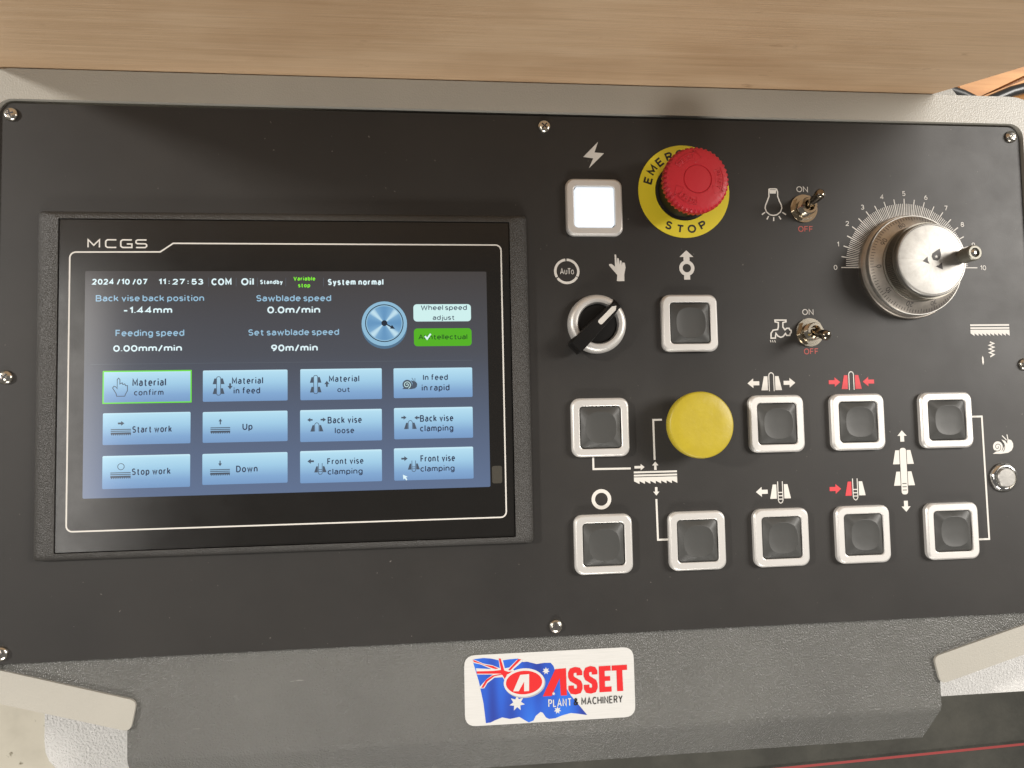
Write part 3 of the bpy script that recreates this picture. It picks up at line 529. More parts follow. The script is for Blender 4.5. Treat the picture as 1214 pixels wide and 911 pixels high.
for i, rc in enumerate(BUTTON_RECT):
    b = MB(); x0, y0, x1, y1 = rc; cx, cy = (x0+x1)/2, (y0+y1)/2; z = 6.18
    if i == 0: b.flat(rrect(x0-.2, y0-.2, x1+.2, y1+.2, .3), 6.08, SGO); b.flat(rrect(x0+.5, y0+.5, x1-.5, y1-.5, .2), 6.1, SBTN)
    else: b.flat(rrect(x0, y0, x1, y1, .7), 6.1, SBTN)
    for s_, a, c, y, h in BUTTON_TEXT[i]: b.text(s_, a, c, y, h, 6.16, TK, bold=.165)
    ix, iy = x0+8.5, cy
    if i == 0:
        h_ = [(ix-4, iy-.4), (ix-3.3, iy+.6), (ix-2.2, iy+.1), (ix-1.6, iy-.8), (ix-1.6, iy+4.2), (ix-.9, iy+5), (ix-.2, iy+4.2), (ix-.2, iy+1.8), (ix+1, iy+2.4), (ix+1.4, iy+1.4), (ix+2.4, iy+1.8), (ix+2.8, iy+.8), (ix+3.8, iy+.8), (ix+3.8, iy-2), (ix+2.8, iy-3.9), (ix+2.4, iy-5), (ix-1.8, iy-5), (ix-2.2, iy-3.4)]
        b.stroke([(a+.6, c) for a, c in h_], .42, z, ICO, True)
    elif i in (1, 2):
        for dy in (2.6, -2.9): 
            for s_ in (-1, 1): b.flat([(ix+s_*1.3, iy+dy+1.6), (ix+s_*2.3, iy+dy+1.6), (ix+s_*3.2, iy+dy-1.6), (ix+s_*1.3, iy+dy-1.6)][::s_], z, ICO)
        b.stroke(rrect(ix-1.1, iy-5.2, ix+1.1, iy+5.2, 1, 4), .35, z+.02, ICO, True)
        b.flat(arrow_pts(ix+6.2, iy+1.4*(1 if i == 1 else -1), -D90 if i == 1 else D90, 3.4, 1.9, 1.4, .5), z, ICO)
    elif i == 3: icon_snail(b, ix+.6, iy-.6, z, ICO, SWB)
    elif i in (4, 5, 8, 9):
        icon_saw(b, ix-4.3, iy-.1, z, ICO)
        if i == 4: b.flat(arrow_pts(ix-.6, iy+3, 0, 3.4, 1.7, 1.3, .5), z, ICO)
        if i == 5: b.flat(arrow_pts(ix+1, iy+1.5, D90, 3.2, 1.5, 1, .3), z, ICO)
        if i == 8: b.stroke(circ(ix+1.2, iy+3, 1.7, 20), .35, z, ICO, True)
        if i == 9: b.flat(arrow_pts(ix+1, iy+4.6, -D90, 3, 1.5, 1, .3), z, ICO)
    elif i in (6, 7):
        icon_jaws(b, ix+.7, iy-1.4, z, ICO, .9)
        if i == 6: b.flat(arrow_pts(ix-1.6, iy+3.4, math.pi, 3, 1.7, 1.2, .45), z, ICO); b.flat(arrow_pts(ix+2.8, iy+3.4, 0, 3, 1.7, 1.2, .45), z, ICO)
        else: b.flat(arrow_pts(ix-4.4, iy+3.4, 0, 3, 1.7, 1.2, .45), z, ICO); b.flat(arrow_pts(ix+6, iy+3.2, math.pi, 3, 1.7, 1.2, .45), z, ICO)
    else:
        icon_jaws(b, ix+2.6, iy-1.4, z, ICO, .85, 'u')
        if i == 10: b.flat(arrow_pts(ix-.9, iy+3.2, math.pi, 3.6, 1.9, 1.4, .5), z, ICO)
        else: b.flat(arrow_pts(ix-4.4, iy+3.2, 0, 3.6, 1.9, 1.4, .5), z, ICO)
    b.build('screen_key', ts, (cx, cy, 6.1), label='pale blue key reading '+names[i])
b = MB(); x, y = 199.3, -151.4
b.flat([(x, y), (x+.3, y-2.7), (x+1, y-2.1), (x+1.9, y-3.3), (x+2.5, y-2.8), (x+1.7, y-1.6), (x+2.7, y-1.2)], 6.24, TW); b.build('screen_pointer', ts, (x, y, 6.2))
# ------------------------------------------------------------------ push buttons
def sq(x, y, h, r, z, bulge=0, n=6):
    l = rrect(x-h, y-h, x+h, y+h, r, n)
    return [(px, py, z) for px, py in l]
def bulged(x, y, h, k, z, ref):
    out = []
    for px, py, _ in ref:
        dx, dy = px-x, py-y; mxx = max(abs(dx), abs(dy)); u, v_ = dx/mxx, dy/mxx
        f = h*(1+k*(1-min(abs(u), abs(v_))**2))
        q = max((abs(u)**2.6+abs(v_)**2.6)**(1/2.6), 1e-6)
        s_ = h*1.10/q
        out.append((x+u*s_, y+v_*s_, z))
    return out
def dense(h, r, x, y, z, n=8, e=6):
    # rounded square with extra points along its sides
    l = rrect(x-h, y-h, x+h, y+h, r, n); out = []
    for i, p in enumerate(l):
        out.append(p); q = l[(i+1) % len(l)]
        if math.hypot(q[0]-p[0], q[1]-p[1]) > h*.6:
            for k in range(1, e): t = k/e; out.append((p[0]+(q[0]-p[0])*t, p[1]+(q[1]-p[1])*t))
    return [(a, c, z) for a, c in out]
def make_bezel(x, y):
    b = MB(); S = 17.3
    b.loft([sq(x, y, S, 5, 0), sq(x, y, S, 5, 2.5), sq(x, y, S-.7, 4.7, 3.45), sq(x, y, S-1.15, 4.4, 3.7), sq(x, y, 13.0, 2.5, 3.7), sq(x, y, 12.6, 2.4, 3.45), sq(x, y, 12.6, 2.4, .3)], ALU)
    return b
def make_cap(x, y, lit):
    b = MB()
    if lit:
        b.loft([sq(x, y, 11.9, 1.6, .4), sq(x, y, 11.9, 1.6, 3.6), sq(x, y, 11.6, 1.5, 4.1), sq(x, y, 10.8, 1.4, 4.3)], LIT, False, True)
        return b
    base = dense(12.3, 1.8, x, y, 0)
    up = [(a, c, .4) for a, c, _ in base]; top = [(a, c, 2.4) for a, c, _ in base]
    e = dense(11.9, 1.6, x, y, 2.9)
    r0 = bulged(x, y, 8.6, .1, 5.0, e); L = [up, top, e, r0, bulged(x, y, 8.3, .1, 5.1, e)]
    for k, zz_ in ((7.2, 4.9), (5.4, 4.72), (3.4, 4.62), (1.4, 4.58)): L.append(bulged(x, y, k, .1, zz_, e))
    b.loft(L, CAP, False, True); return b
CX = {'A': 315.3, 'B': 372.2, 'C': 424.6, 'D': 476.8, 'E': 535.2}
PB = [('A', 5.5, True, 'square push button with lit white cap'), ('B', -65.1, False, 'square push button under the arrow and ring symbol'), ('A', -126.9, False, 'square push button left of the yellow mushroom button'),
      ('A', -195.4, False, 'square push button under the ring symbol'), ('B', -195.4, False, 'square push button below the saw blade symbol'), ('C', -126.9, False, 'square push button under the outward pale arrows'),
      ('C', -195.4, False, 'square push button under the pale vise symbol with left arrow'), ('D', -126.9, False, 'square push button under the inward red arrows'), ('D', -195.4, False, 'square push button under the red arrow and half red vise symbol'),
      ('E', -126.9, False, 'upper square push button joined by the bracket line'), ('E', -195.4, False, 'lower square push button joined by the bracket line')]
first = None; firstcap = None
for c_, y, lit, lab in PB:
    x = CX[c_]
    if first is None or lit:
        o = make_bezel(x, y).build('push_button', con, (x, y, 0), angle=14); cp = make_cap(x, y, lit).build('button_cap', o, (x, y, 0), angle=22)
        first = o
    else:
        o = first.copy(); sc.collection.objects.link(o); o.location = Vector((x, y, 0))*MM-wloc[con.name]; wloc[o.name] = Vector((x, y, 0))*MM
        if firstcap is None: cp = make_cap(x, y, False).build('button_cap', o, (x, y, 0), angle=22); firstcap = cp
        else: cp = firstcap.copy(); sc.collection.objects.link(cp); cp.parent = o; cp.location = firstcap.location
    o['label'] = lab
# emergency stop
ex, ey = 372.2, 16.6
es = empty('emergency_stop', (ex, ey, 0), con, label='red emergency stop mushroom on a yellow ring label')
b = MB(); b.prism([circ(ex, ey, 28.8, 72), circ(ex, ey, 18.2, 60)[::-1]], 0.02, .6, YLAB)
def arctext(b, s_, cx, cy, r, a0, step, h, z, m, inward=False, bold=.21):
    for i, ch in enumerate(s_):
        if ch == ' ': continue
        a = math.radians(a0+step*i); rot = a-math.pi/2 if not inward else a+math.pi/2
        X, Y = cx+r*math.cos(a), cy+r*math.sin(a)
        b.text(ch, X, None, Y-h/2, h, z, m, bold=bold, rot=rot, piv=(X, Y))
b.build('ring_label', es, (ex, ey, 0))
b = MB(); arctext(b, 'EMERGENCY', ex, ey, 23.4, 163.5, -17.2, 5.4, .66, DARKP); b.build('ring_lettering', es, (ex, ey+20, .6))
b = MB(); arctext(b, 'STOP', ex, ey, 23.6, 244, 18, 5.2, .66, DARKP, True); b.build('ring_lettering', es, (ex, ey-23, .6))
b = MB(); b.lathe(ex, ey, [(18, .1), (18, 1.2), (16.5, 1.6), (15.5, 5), (15, 14), (16.5, 15)], BLK, 48); b.build('collar', es, (ex, ey, 0))
b = MB(); NN = 42*8
b.lathe(ex, ey, [(14, 14.9), (18.6, 15.4), (19.5, 16.6), (19.9, 20.6), (19.5, 22.2), (18.2, 23.3), (15.5, 23.9), (8.7, 24.1), (8.45, 23.6), (8.1, 23.6), (7.85, 24.1), (4, 24.3), (.01, 24.35)], RED, NN, notch=((1, 2, 3, 4), 42, .6))
hd = b.build('stop_head', es, (ex, ey, 15), angle=30)
b = MB()
for k in range(3):
    a0 = 118-k*120
    pts = lambda r, f, t, n=10: [(ex+r*math.cos(math.radians(f+(t-f)*i/n)), ey+r*math.sin(math.radians(f+(t-f)*i/n))) for i in range(n+1)]
    o1 = pts(15.6, a0+28, a0-22); i1 = pts(11.2, a0-22, a0+28)
    tip = [(ex+17.4*math.cos(math.radians(a0-22)), ey+17.4*math.sin(math.radians(a0-22))), (ex+13.4*math.cos(math.radians(a0-40)), ey+13.4*math.sin(math.radians(a0-40))), (ex+9.6*math.cos(math.radians(a0-22)), ey+9.6*math.sin(math.radians(a0-22)))]
    b.stroke(o1+tip+i1, .28, 24.12, RED, True)
    arctext(b, 'RESET', ex, ey, 13.4, a0+20, -9.5, 2.4, 24.16, RED, bold=.16)
o = b.build('reset_mark', es, (ex, ey, 24)); so = o.modifiers.new('thick', 'SOLIDIFY'); so.thickness = .0003; so.offset = -1
# yellow mushroom button
yx, yy = 372.2, -126.7
ym = empty('mushroom_button', (yx, yy, 0), con, label='yellow mushroom push button')
b = MB(); b.lathe(yx, yy, [(14.5, 0.05), (14.5, 2.5), (13.5, 3.2), (9, 3.2), (9, 9)], ALU, 48); b.build('mounting_ring', ym, (yx, yy, 0))
b = MB(); b.lathe(yx, yy, [(9, 7), (18.4, 8.6), (19.2, 10), (19.5, 12.5), (19.5, 15.8), (19.1, 16.7), (18.4, 17.1), (12, 17.25), (6, 17.3), (.01, 17.3)], YEL, 96); b.build('mushroom_head', ym, (yx, yy, 12), angle=50)
# selector switch
sx, sy = 315.1, -65.2
ss = empty('selector_switch', (sx, sy, 0), con, label='two position rotary selector with black lever and metal ring')
b = MB(); ang0 = math.radians(44.5); dirv = (math.cos(ang0), math.sin(ang0)); nrm = (-dirv[1], dirv[0])
prof = [(17.6, .02), (17.6, 2.5), (17, 4.6), (15.8, 5.9), (14.4, 6.3), (12.6, 5.8), (11.9, 4.6), (11.9, 1)]
def arcband(a0, a1, n=36):
    L = []
    for i in range(n+1):
        a = math.radians(a0+(a1-a0)*i/n); L.append([(sx+r*math.cos(a), sy+r*math.sin(a), z) for r, z in prof])
    vs = [p for l in L for p in l]; m_ = len(prof)
    fs = [(i*m_+j, (i+1)*m_+j, (i+1)*m_+j+1, i*m_+j+1) for i in range(n) for j in range(m_-1)]
    fs += [tuple(range(m_))[::-1], tuple(n*m_+j for j in range(m_))]
    b.add(vs, fs, ALU)
arcband(44.5+11, 44.5+169); arcband(44.5+191, 44.5+349)
b.build('metal_ring', ss, (sx, sy, 0), angle=40)
b = MB(); b.lathe(sx, sy, [(11.7, .1), (11.7, 3.4), (10.8, 4.2), (.01, 4.4)], BLK, 48); b.build('knob_base', ss, (sx, sy, 0))
def along(t, w_): return (sx+dirv[0]*t+nrm[0]*w_, sy+dirv[1]*t+nrm[1]*w_)
b = MB(); L = []
for t, hw, zb, zt in ((-22.5, 3.5, 5, 10.5), (-21, 4.1, 4.2, 12.6), (-17, 4.2, 3, 13.2), (-6, 3.9, 3, 13.2), (8, 3.1, 3, 13), (13.6, 2.5, 3, 12.6), (14.6, 2.3, 3, 8), (16.8, 2.9, 2.5, 6.2), (17.5, 2.9, .5, 5)):
    L.append([(*along(t, -hw-.5), zb), (*along(t, -hw), zt-.6), (*along(t, -hw+.5), zt), (*along(t, hw-.5), zt), (*along(t, hw), zt-.6), (*along(t, hw+.5), zb)])
b.loft(L, BLK, True, True); b.build('lever', ss, (sx, sy, 3), angle=40)
b = MB(); b.prism([along(-1.6, -.9), along(-.9, -1.5), along(10.8, -1.5), along(13, 0), along(10.8, 1.5), along(-.9, 1.5), along(-1.6, .9)], 12.9, 13.5, PRINT); b.build('pointer_inlay', ss, (*along(5, 0), 13), bev=.15)
# toggle switches
def toggle(x, y, tip, lab):
    t = empty('toggle_switch', (x, y, 0), con, label=lab)
    b = MB(); b.prism([circ(x, y, 8.8, 40), circ(x, y, 6, 40)[::-1]], .05, 1, CHROME); b.build('washer', t, (x, y, 0), bev=.3)
    b = MB(); hexa = [(x+7.9*math.cos(math.radians(a+12)), y+7.9*math.sin(math.radians(a+12))) for a in range(0, 360, 60)]
    b.prism([hexa, circ(x, y, 5.4, 24)[::-1]], 1.02, 3.4, CHROME); b.build('hex_nut', t, (x, y, 1), bev=.5)
    b = MB(); pr = [(5.3, .5)]
    for k in range(5): pr += [(5.35, 3.5+k*.8), (5.0, 3.9+k*.8)]
    pr += [(5.2, 7.6), (4.8, 8.2), (3.4, 8.2), (2.9, 7.4), (2.2, 5.5), (.01, 5.5)]
    b.lathe(x, y, pr, CHROME, 32); b.build('threaded_barrel', t, (x, y, 3), angle=25)
    b = MB(); p0 = Vector((x, y, 5)); p1 = Vector(tip); pts = [p0+(p1-p0)*k for k in (0, .2, .5, .82, .92, .975, 1.0)]
    b.tube([tuple(p) for p in pts], [1.8, 2.0, 2.6, 3.1, 2.95, 2.1, .7], DCHR, 20); b.build('lever', t, tuple(p0), angle=60)
toggle(448.9, 6.7, (450.8, 11.2, 20), 'chrome toggle switch beside the lamp symbol')
toggle(449.2, -71.0, (450.2, -75.6, 20), 'chrome toggle switch beside the tap symbol')
# small round button at the snail
x, y = 573.2, -163.6
rb = empty('round_button', (x, y, 0), con, label='small round chrome push button under the snail symbol')
b = MB(); b.lathe(x, y, [(9.2, .05), (9.2, .8), (8.4, 2), (7.5, 2.6), (7.0, 2.6), (6.9, 1.4)], CHR2, 48); b.lathe(x, y, [(6.9, 1.3), (5.5, 1.35)], BLK, 48); b.build('chrome_ring', rb, (x, y, 0), angle=50)
b = MB(); b.lathe(x, y, [(5.9, 1.4), (5.9, 2.9), (5.5, 3.3), (.01, 3.35)], WCAP, 40); b.build('button_cap', rb, (x, y, 3))
# handwheel dial
hx, hy = 516.4, -30.3
hw_ = empty('handwheel', (hx, hy, 0), con, label='aluminium speed handwheel with graduated ring and small crank')
b = MB(); b.lathe(hx, hy, [(32.8, .05), (32.8, 2.6), (32.3, 3.3), (31, 3.5), (30.5, 3.9), (29, 4)], WDIAL, 96); b.build('base_flange', hw_, (hx, hy, 0), angle=35)
b = MB(); b.lathe(hx, hy, [(29.3, 4), (29.3, 5), (31.3, 5.4), (31.5, 7.2), (31.2, 7.8), (30.8, 7.8)], WCAP, 96); b.lathe(hx, hy, [(30.8, 7.78), (30.6, 7.95), (24, 10.6), (23, 10.9)], WDIAL, 96)
dr = b.build('dial_ring', hw_, (hx, hy, 8), angle=25)
b = MB()
def cone(r): return 7.9+(30.9-r)/6.9*2.7+.07
for i in range(100):
    a = math.radians(183+3.6*i); r1 = 30.1; r0 = 27.1 if i % 10 == 0 else (27.7 if i % 5 == 0 else 28.3); c, s_ = math.cos(a), math.sin(a); w2 = .17
    b.add([(hx+r1*c-w2*s_, hy+r1*s_+w2*c, cone(r1)), (hx+r1*c+w2*s_, hy+r1*s_-w2*c, cone(r1)), (hx+r0*c+w2*s_, hy+r0*s_-w2*c, cone(r0)), (hx+r0*c-w2*s_, hy+r0*s_+w2*c, cone(r0))], [(0, 3, 2, 1)], EMBL)
for i in range(10):
    m2 = MB(); a = math.radians(183+36*i); rot = a-math.pi/2; X, Y = hx+25.6*math.cos(a), hy+25.6*math.sin(a)
    m2.text(str(i*10), X, None, Y-1.3, 2.7, 0, EMBL, bold=.13, rot=rot, piv=(X, Y))
    b.add([(px, py, cone(math.hypot(px-hx, py-hy))) for px, py, _ in m2.v], m2.f, EMBL)
b.build('dial_graduation', hw_, (hx, hy, 9))
b = MB(); b.lathe(hx, hy, [(23.6, 10.7), (23.6, 11.6), (23.0, 12), (23.0, 20), (23.4, 20.4)], HUB, 480, notch=((2, 3), 120, .45)); b.build('knurled_hub', hw_, (hx, hy, 11), angle=20)
b = MB(); b.lathe(hx, hy, [(22.2, 20.3), (22.4, 20.8), (22.4, 22.7), (21.9, 23.3), (21.3, 23.4), (21, 23.2), (20.6, 23.25), (10, 23.3), (.01, 23.3)], WCAP, 128); b.build('wheel_cap', hw_, (hx, hy, 20), angle=30)
b = MB(); b.flat(EMB1, 23.38, EMBL); b.flat(EMB2, 23.38, EMBL); b.flat(EMB3, 23.38, EMBL)
sx_, sy_ = EMBS[0]; b.flat([(sx_+(1.25 if k % 2 == 0 else .45)*math.cos(math.radians(90+36*k)), sy_+(1.25 if k % 2 == 0 else .45)*math.sin(math.radians(90+36*k))) for k in range(10)], 23.43, WCAP)
b.build('emblem', hw_, (hx, hy, 22))
kx, ky = 535.6, -28.7
b = MB(); b.lathe(kx, ky, [(3.4, 23.2), (3.4, 24), (4.1, 24.6), (4.6, 26), (4.4, 29), (4.7, 33), (4.6, 34.3), (4.0, 34.9), (2.8, 34.9), (2.7, 33.3), (.01, 33.3)], CRK, 32); ck = b.build('crank_handle', hw_, (kx, ky, 22), angle=40)
b = MB(); b.lathe(kx, ky, [(2.1, 33.35), (2.1, 34.1), (1.6, 34.4), (.01, 34.5)], CHR2, 20); b.stroke([(kx-1.1, ky-.6), (kx+1.1, ky+.6)], .4, 34.52, EMBL); b.build('crank_screw', hw_, (kx, ky, 39))
# ------------------------------------------------------------------ printed symbols on the faceplate
Z = .12
def sym(name, b, x, y, label=None): return b.build(name, face, (x, y, 0), label=label)
b = MB(); b.flat(BOLT, Z, PRINT); sym('lightning_symbol', b, 316, 38)
b = MB()
for a0, a1 in ((96, 210), (216, 330), (-26, 90)): b.stroke(arc(298, -33, 7, a0, a1, 16), 1.5, Z, PRINT)
b.text('A', 293.9, 296.2, -34.8, 3.7, Z, PRINT); b.text('U', 296.6, 298.2, -34.8, 2.8, Z, PRINT); b.text('T', 298.4, 300.4, -34.8, 3.7, Z, PRINT); b.text('O', 300.6, 302.3, -34.8, 2.8, Z, PRINT)
sym('auto_symbol', b, 298, -33)
b = MB(); b.flat(HAND, Z, PRINT); sym('hand_symbol', b, 330, -31)
b = MB(); b.flat([(372.4, -19.9), (368, -24), (370.5, -24), (370.5, -27), (374.3, -27), (374.3, -24), (376.8, -24)][::-1], Z, PRINT)
b.stroke(circ(372.4, -30.9, 3.7, 32), 2.2, Z+.02, PRINT, True); b.flat([(370.5, -38), (374.3, -38), (374.3, -34.8), (370.5, -34.8)], Z, PRINT); sym('ring_arrow_symbol', b, 372.4, -30)
b = MB(); b.stroke(BULB, .75, Z, PRINT, True); b.flat(BULB_CAP, Z+.02, PRINT)
for r in RAYS: b.stroke(r, .75, Z, PRINT)
sym('lamp_symbol', b, 429, 9)
b = MB(); b.stroke(TAP, .85, Z, PRINT, True)
for r in DRIPS: b.stroke(r, .5, Z, PRINT)
sym('tap_symbol', b, 430, -70)
for (x0, x1, y, s_, m_) in ((444.9, 452.4, 17.3, 'ON', PRINT), (444.9, 454.6, -7.9, 'OFF', DRED), (445.2, 452.5, -60.1, 'ON', PRINT), (445.2, 454.6, -84.6, 'OFF', DRED)):
    b = MB(); b.text(s_, x0, x1, y, 3.7, Z, m_, bold=.135); sym('lettering', b, (x0+x1)/2, y+2)
def saw(b, x, y, w_, n):
    b.flat([(x, y-1.1), (x+w_, y-1.1), (x+w_, y), (x, y)], Z, PRINT); b.flat([(x, y-3), (x+w_, y-3), (x+w_, y-1.9), (x, y-1.9)], Z, PRINT)
    b.flat([(x, y-5.3), (x+w_, y-5.3), (x+w_, y-3.5), (x, y-3.5)], Z, PRINT)
    for i in range(n): a = x+w_*i/n; e = a+w_/n; b.flat([(a, y-5.8), (e, y-7.5), (e, y-5.28), (a, y-5.28)], Z, PRINT)
b = MB(); saw(b, 335.4, -153.6, 26.5, 8); sym('saw_blade_symbol', b, 348, -157)
b = MB(); saw(b, 556.6, -66.6, 26.8, 10); sym('saw_blade_symbol', b, 570, -70)
b = MB(); b.stroke(ZIG, .9, Z, PRINT); b.flat([(563.9, -86.7), (563.3, -88), (563.4, -91), (563.9, -92.6), (564.6, -91), (564.5, -88)], Z, PRINT); sym('spring_symbol', b, 569, -85)
for a_ in ((335.9, -151.1, 0, 6.2, 2.4, 1.9, .75), (348.7, -153.0, D90, 5.0, 2.3, 1.9, .75), (348.8, -163.2, -D90, 5.0, 2.3, 1.9, .75)):
    b = MB(); b.flat(arrow_pts(*a_), Z, PRINT); sym('arrow_symbol', b, a_[0], a_[1])
for pts in ([(311, -144.5), (311, -151.5), (333.6, -151.7)], [(353.7, -123.1), (348.3, -123.1), (348.4, -147)], [(348.7, -170.3), (348.9, -194.4), (355.2, -194.4)], [(552.7, -125.1), (561, -125.1), (561.3, -201.6), (552.7, -201.6)]):
    b = MB(); b.stroke(pts, 1.15, Z, PRINT); sym('connecting_line', b, *pts[1])
b = MB(); b.stroke(circ(315.3, -169.4, 4.9, 40), 2.1, Z, PRINT, True); sym('ring_symbol', b, 315.3, -169.4)
def jaws(x, yt, ml, mr, up, arrows, name, label):
    b = MB()
    for s_, m_ in ((-1, ml), (1, mr)): b.flat([(x+s_*2.4, yt), (x+s_*4.7, yt), (x+s_*6.6, yt-8.6), (x+s_*2.4, yt-8.6)][::s_], Z, m_)
    if up: b.stroke([(x-1.55, yt-9.2), (x-1.55, yt+.7), (x-1.1, yt+1.7), (x, yt+2.2), (x+1.1, yt+1.7), (x+1.55, yt+.7), (x+1.55, yt-9.2)], .55, Z, PRINT)
    else:
        b.stroke([(x-1.5, yt+1.8), (x-1.5, yt-9.6), (x-1, yt-10.8), (x, yt-11.4), (x+1, yt-10.8), (x+1.5, yt-9.6), (x+1.5, yt+1.8)], .55, Z, PRINT)
        for dy in (4.9, 6.9, 8.9): b.stroke([(x-1.5, yt-dy), (x+1.5, yt-dy)], .6, Z+.02, PRINT)
    for ax, d, m_ in arrows: b.flat(arrow_pts(ax, yt-4.2, d, 7.5, 3.7, 3, 1.25), Z, m_)
    sym(name, b, x, yt-4, label)
jaws(423.4, -97.8, PRINT, PRINT, True, [(415.6, math.pi, PRINT), (431.2, 0, PRINT)], 'vise_symbol', 'pale vise symbol with arrows pointing outward')
jaws(475.2, -97.8, REDP, REDP, True, [(460.4, 0, REDP), (490.1, math.pi, REDP)], 'vise_symbol', 'red vise symbol with arrows pointing inward')
jaws(426.2, -163.8, PRINT, PRINT, False, [(418.2, math.pi, PRINT)], 'vise_symbol', 'pale vise symbol with one arrow to the left')
jaws(474.4, -163.4, REDP, PRINT, False, [(457.8, 0, REDP)], 'vise_symbol', 'half red vise symbol with one red arrow')
b = MB(); x = 506.8
b.flat(arrow_pts(x, -139.7, D90, 7, 3.4, 3.1, 1.3), Z, PRINT); b.flat(arrow_pts(x+.3, -176.2, -D90, 6.8, 3.3, 3, 1.3), Z, PRINT)
for yt in (-145, -158.2):
    for s_ in (-1, 1): b.flat([(x+s_*2.5, yt), (x+s_*5, yt), (x+s_*6.9, yt-8.6), (x+s_*2.5, yt-8.6)][::s_], Z, PRINT)
rod = rrect(x-2.1, -172.3, x+2.1, -143.6, 1.6, 4); b.flat(rod, Z+.02, PRINT)
for dy in (-165.6, -167.6, -169.6): b.stroke([(x-1.4, dy), (x+1.4, dy)], .5, Z+.04, DARKP)
sym('material_feed_symbol', b, x, -158)
b = MB(); b.flat(SNAIL_BODY, Z, PRINT); sx1, sy1 = SNAIL_SHELL[0]; b.flat(circ(sx1+.4, sy1+.2, 3.3, 28), Z+.01, PRINT)
b.stroke([(sx1+.2+r*math.cos(a), sy1+r*math.sin(a)) for r, a in ((2.7*(1-i/25)+.1, 3.9+i*.42) for i in range(24))], .4, Z+.03, DARKP); b.stroke(arc(sx1+1, sy1+.2, 4.1, -50, 70, 10), .4, Z+.03, DARKP)
for r in FEEL: b.stroke(r, .6, Z, PRINT)
sym('snail_symbol', b, 574, -143)
b = MB()
for i in range(101):
    a = math.radians(180-1.8*i); c, s_ = math.cos(a), math.sin(a); r1 = 44.2 if i % 5 == 0 else 41; 
    if i in (0, 100): r1 = 47.5 if i == 100 else 44.2
    b.stroke([(516.3+30*c, -30.3+30*s_), (516.3+r1*c, -30.3+r1*s_)], .62 if i % 5 == 0 else .46, Z, PRINT)
b.build('dial_scale', face, (516.3, -30.3, 0))
b = MB()
for i in range(11):
    a = math.radians(180-18*i); R_ = 48 if i < 10 else 51.5; X, Y = 516.3+R_*math.cos(a), -30.3+R_*math.sin(a)*.99
    b.text(str(i), X, None, Y-1.5, 3.1, Z, PRINT, bold=.14)
b.build('scale_numerals', face, (516.3, -20, 0))
# ------------------------------------------------------------------ maker's sticker on the apron
z0 = -2.95
b = MB(); b.prism(rounded([ST_OUT[0], ST_OUT[3], ST_OUT[2], ST_OUT[1]], [6.5, 6.5, 6.5, 6.5]), -2.99, -2.8, STK)
st = b.build('sticker', con, (282.7, -277, -3), label='white sticker with Australian flag and red lettering', bev=.05)
b = MB(); b.flat(ST_FLAG, -2.76, BLUE)
b.flat(ST_UJ_W, -2.74, STK)
for p_ in (ST_UJ_R3, ST_UJ_R4, ST_UJ_R5, ST_UJ_R1, ST_UJ_R2): b.flat(p_, -2.72 if p_ is not ST_UJ_R2 else -2.71, SRED)
def star(b, x, y, r, n=7, ph=90, m=STK, zz=-2.74): b.flat([(x+(r if k % 2 == 0 else r*.5)*math.cos(math.radians(ph+180/n*k)), y+(r if k % 2 == 0 else r*.5)*math.sin(math.radians(ph+180/n*k))) for k in range(2*n)], zz, m)
star(b, 262.9, -285.3, 4.6); star(b, 280.2, -268, 2.2); star(b, 286.5, -290.8, 2.2); star(b, 284.4, -281.2, 1.1, zz=-2.6)
b.build('flag_print', st, (270, -277, -2.8))
b = MB()
def oval(dx, dy, rx, ry, n=48): return [(267.2+dx+rx*math.cos(2*math.pi*i/n), -273.9+dy+ry*math.sin(2*math.pi*i/n)) for i in range(n)]
OVS = mat('oval_shade_print', (.36, .35, .36), .5); OVR = mat('oval_rim_print', (.60, .59, .57), .45); b.flat(oval(.5, -.6, 12.0, 8.2), -2.69, OVS); b.flat(oval(0, 0, 11.9, 8.1), -2.68, OVR); b.flat(oval(0, 0, 10.6, 6.7), -2.66, SRED); b.flat(ST_LA, -2.64, OVR)
b.build('oval_emblem', st, (267, -274, -2.7))
b = MB(); b.flat(ST_A, -2.66, SRED)
def S_(x0, x1): 
    w_ = x1-x0; yb, yt = -282.2, -266.9; t = 3.3; xl, xr = x0+t/2, x1-t/2
    b.stroke([(xr, -271.6), (xr, -269.8), (xr-.7, -268.7), ((xl+xr)/2, -268.3), (xl+.7, -268.8), (xl, -270.2), (xl, -272), (xl+.6, -273.4), ((xl+xr)/2, -274.6), (xr-.5, -275.9), (xr, -277.3), (xr, -279), (xr-.7, -280.4), ((xl+xr)/2, -280.8), (xl+.7, -280.4), (xl, -279.2), (xl, -277.2)], t, -2.66, SRED)
S_(293.2, 301.6); S_(302.4, 310.6)
b.flat([(311.6, -267), (318.6, -267), (318.6, -269.9), (315, -269.9), (315, -273), (318.2, -273), (318.2, -275.7), (315, -275.7), (315, -279), (318.9, -279), (318.9, -282), (311.6, -282)][::-1], -2.66, SRED)
b.flat([(319.3, -267), (328.5, -267), (328.5, -270), (325.6, -270), (325.8, -282), (322.2, -282), (322.1, -270), (319.3, -270)][::-1], -2.66, SRED)
b.text('PLANT', 281.1, 294.9, -288.8, 4.5, -2.62, STK, bold=.14); b.text('&', 296.1, 298.9, -288.7, 4.3, -2.62, DARKP, bold=.18); b.text('MACHINERY', 300.7, 325.3, -288.7, 4.3, -2.62, DARKP, bold=.13)
b.build('sticker_lettering', st, (305, -277, -2.7))
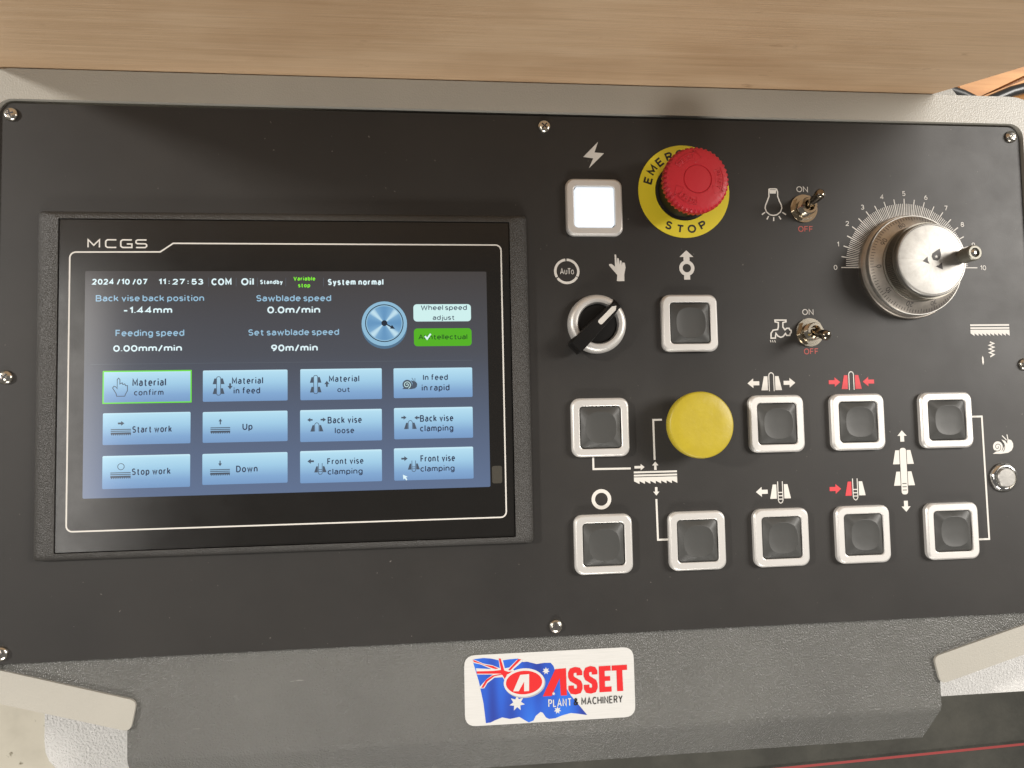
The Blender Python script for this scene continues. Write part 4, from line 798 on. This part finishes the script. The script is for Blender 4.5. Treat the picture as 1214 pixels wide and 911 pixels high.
# ------------------------------------------------------------------ timber panel standing behind
k = .79; y0_, y1_ = 82.2, 112
def trap(z): return (-25-k*z, 539.5+k*z)
a, c = trap(450), trap(-100)
pr = [(c[0], -900), (c[1], -900), (c[1], -100), (a[1], 450), (a[0], 450), (c[0], -100)]
b = MB(); n = len(pr)
b.add([(x, y0_, z) for x, z in pr]+[(x, y1_, z) for x, z in pr], [tuple(range(n)), tuple(range(n, 2*n))[::-1]]+[(i, n+i, n+(i+1) % n, (i+1) % n) for i in range(n)], WOOD)
b.build('timber_panel', None, (257, 97, -900), label='pale planed timber panel standing behind the control console', cat='timber panel', bev=1.2)
# planks and hoses behind, at the right
def plank(x, y, z, L_, w_, t, ang, lab):
    b = MB(); c, s_ = math.cos(math.radians(ang)), math.sin(math.radians(ang))
    q = [(x+u*c-v_*s_, y+u*s_+v_*c) for u, v_ in ((-L_/2, -w_/2), (L_/2, -w_/2), (L_/2, w_/2), (-L_/2, w_/2))]
    b.prism(q, z-t, z, PINE); b.build('plank', None, (x, y, z-t), label=lab, cat='plank', bev=1.5, group='pine planks behind the console')
plank(722, 154, -160, 230, 20, 20, 21, 'orange pine plank nearer the console, under the black hoses')
plank(775, 206, -160, 200, 26, 20, 25, 'orange pine plank farther back, at the slanted edge of the pale timber panel')
b = MB(); b.prism([(560, 90), (900, 90), (900, 420), (560, 420)], -200, -192, PINE); b.build('storage_shelf', None, (730, 255, -200), label='wooden shelf behind the console carrying the pine planks', cat='shelf', bev=1)
b = MB()
b.tube([(630, 158, -135), (649.5, 151, -135), (665, 146.5, -135), (680, 139.6, -135), (697, 128, -137)], 4.8, RUB, 14); b.build('hose', None, (680, 146, -139), label='black rubber hose running down to the right, left of the other hose', cat='hose', group='black hoses on the planks')
b = MB()
b.tube([(668, 130, -145), (682, 138.2, -145), (699.7, 147.4, -145), (718.8, 155.3, -145), (743, 161.9, -145), (790, 170, -145)], 4.8, RUB, 14); b.build('hose', None, (735, 160, -141), label='black rubber hose rising to the right frame edge', cat='hose', group='black hoses on the planks')
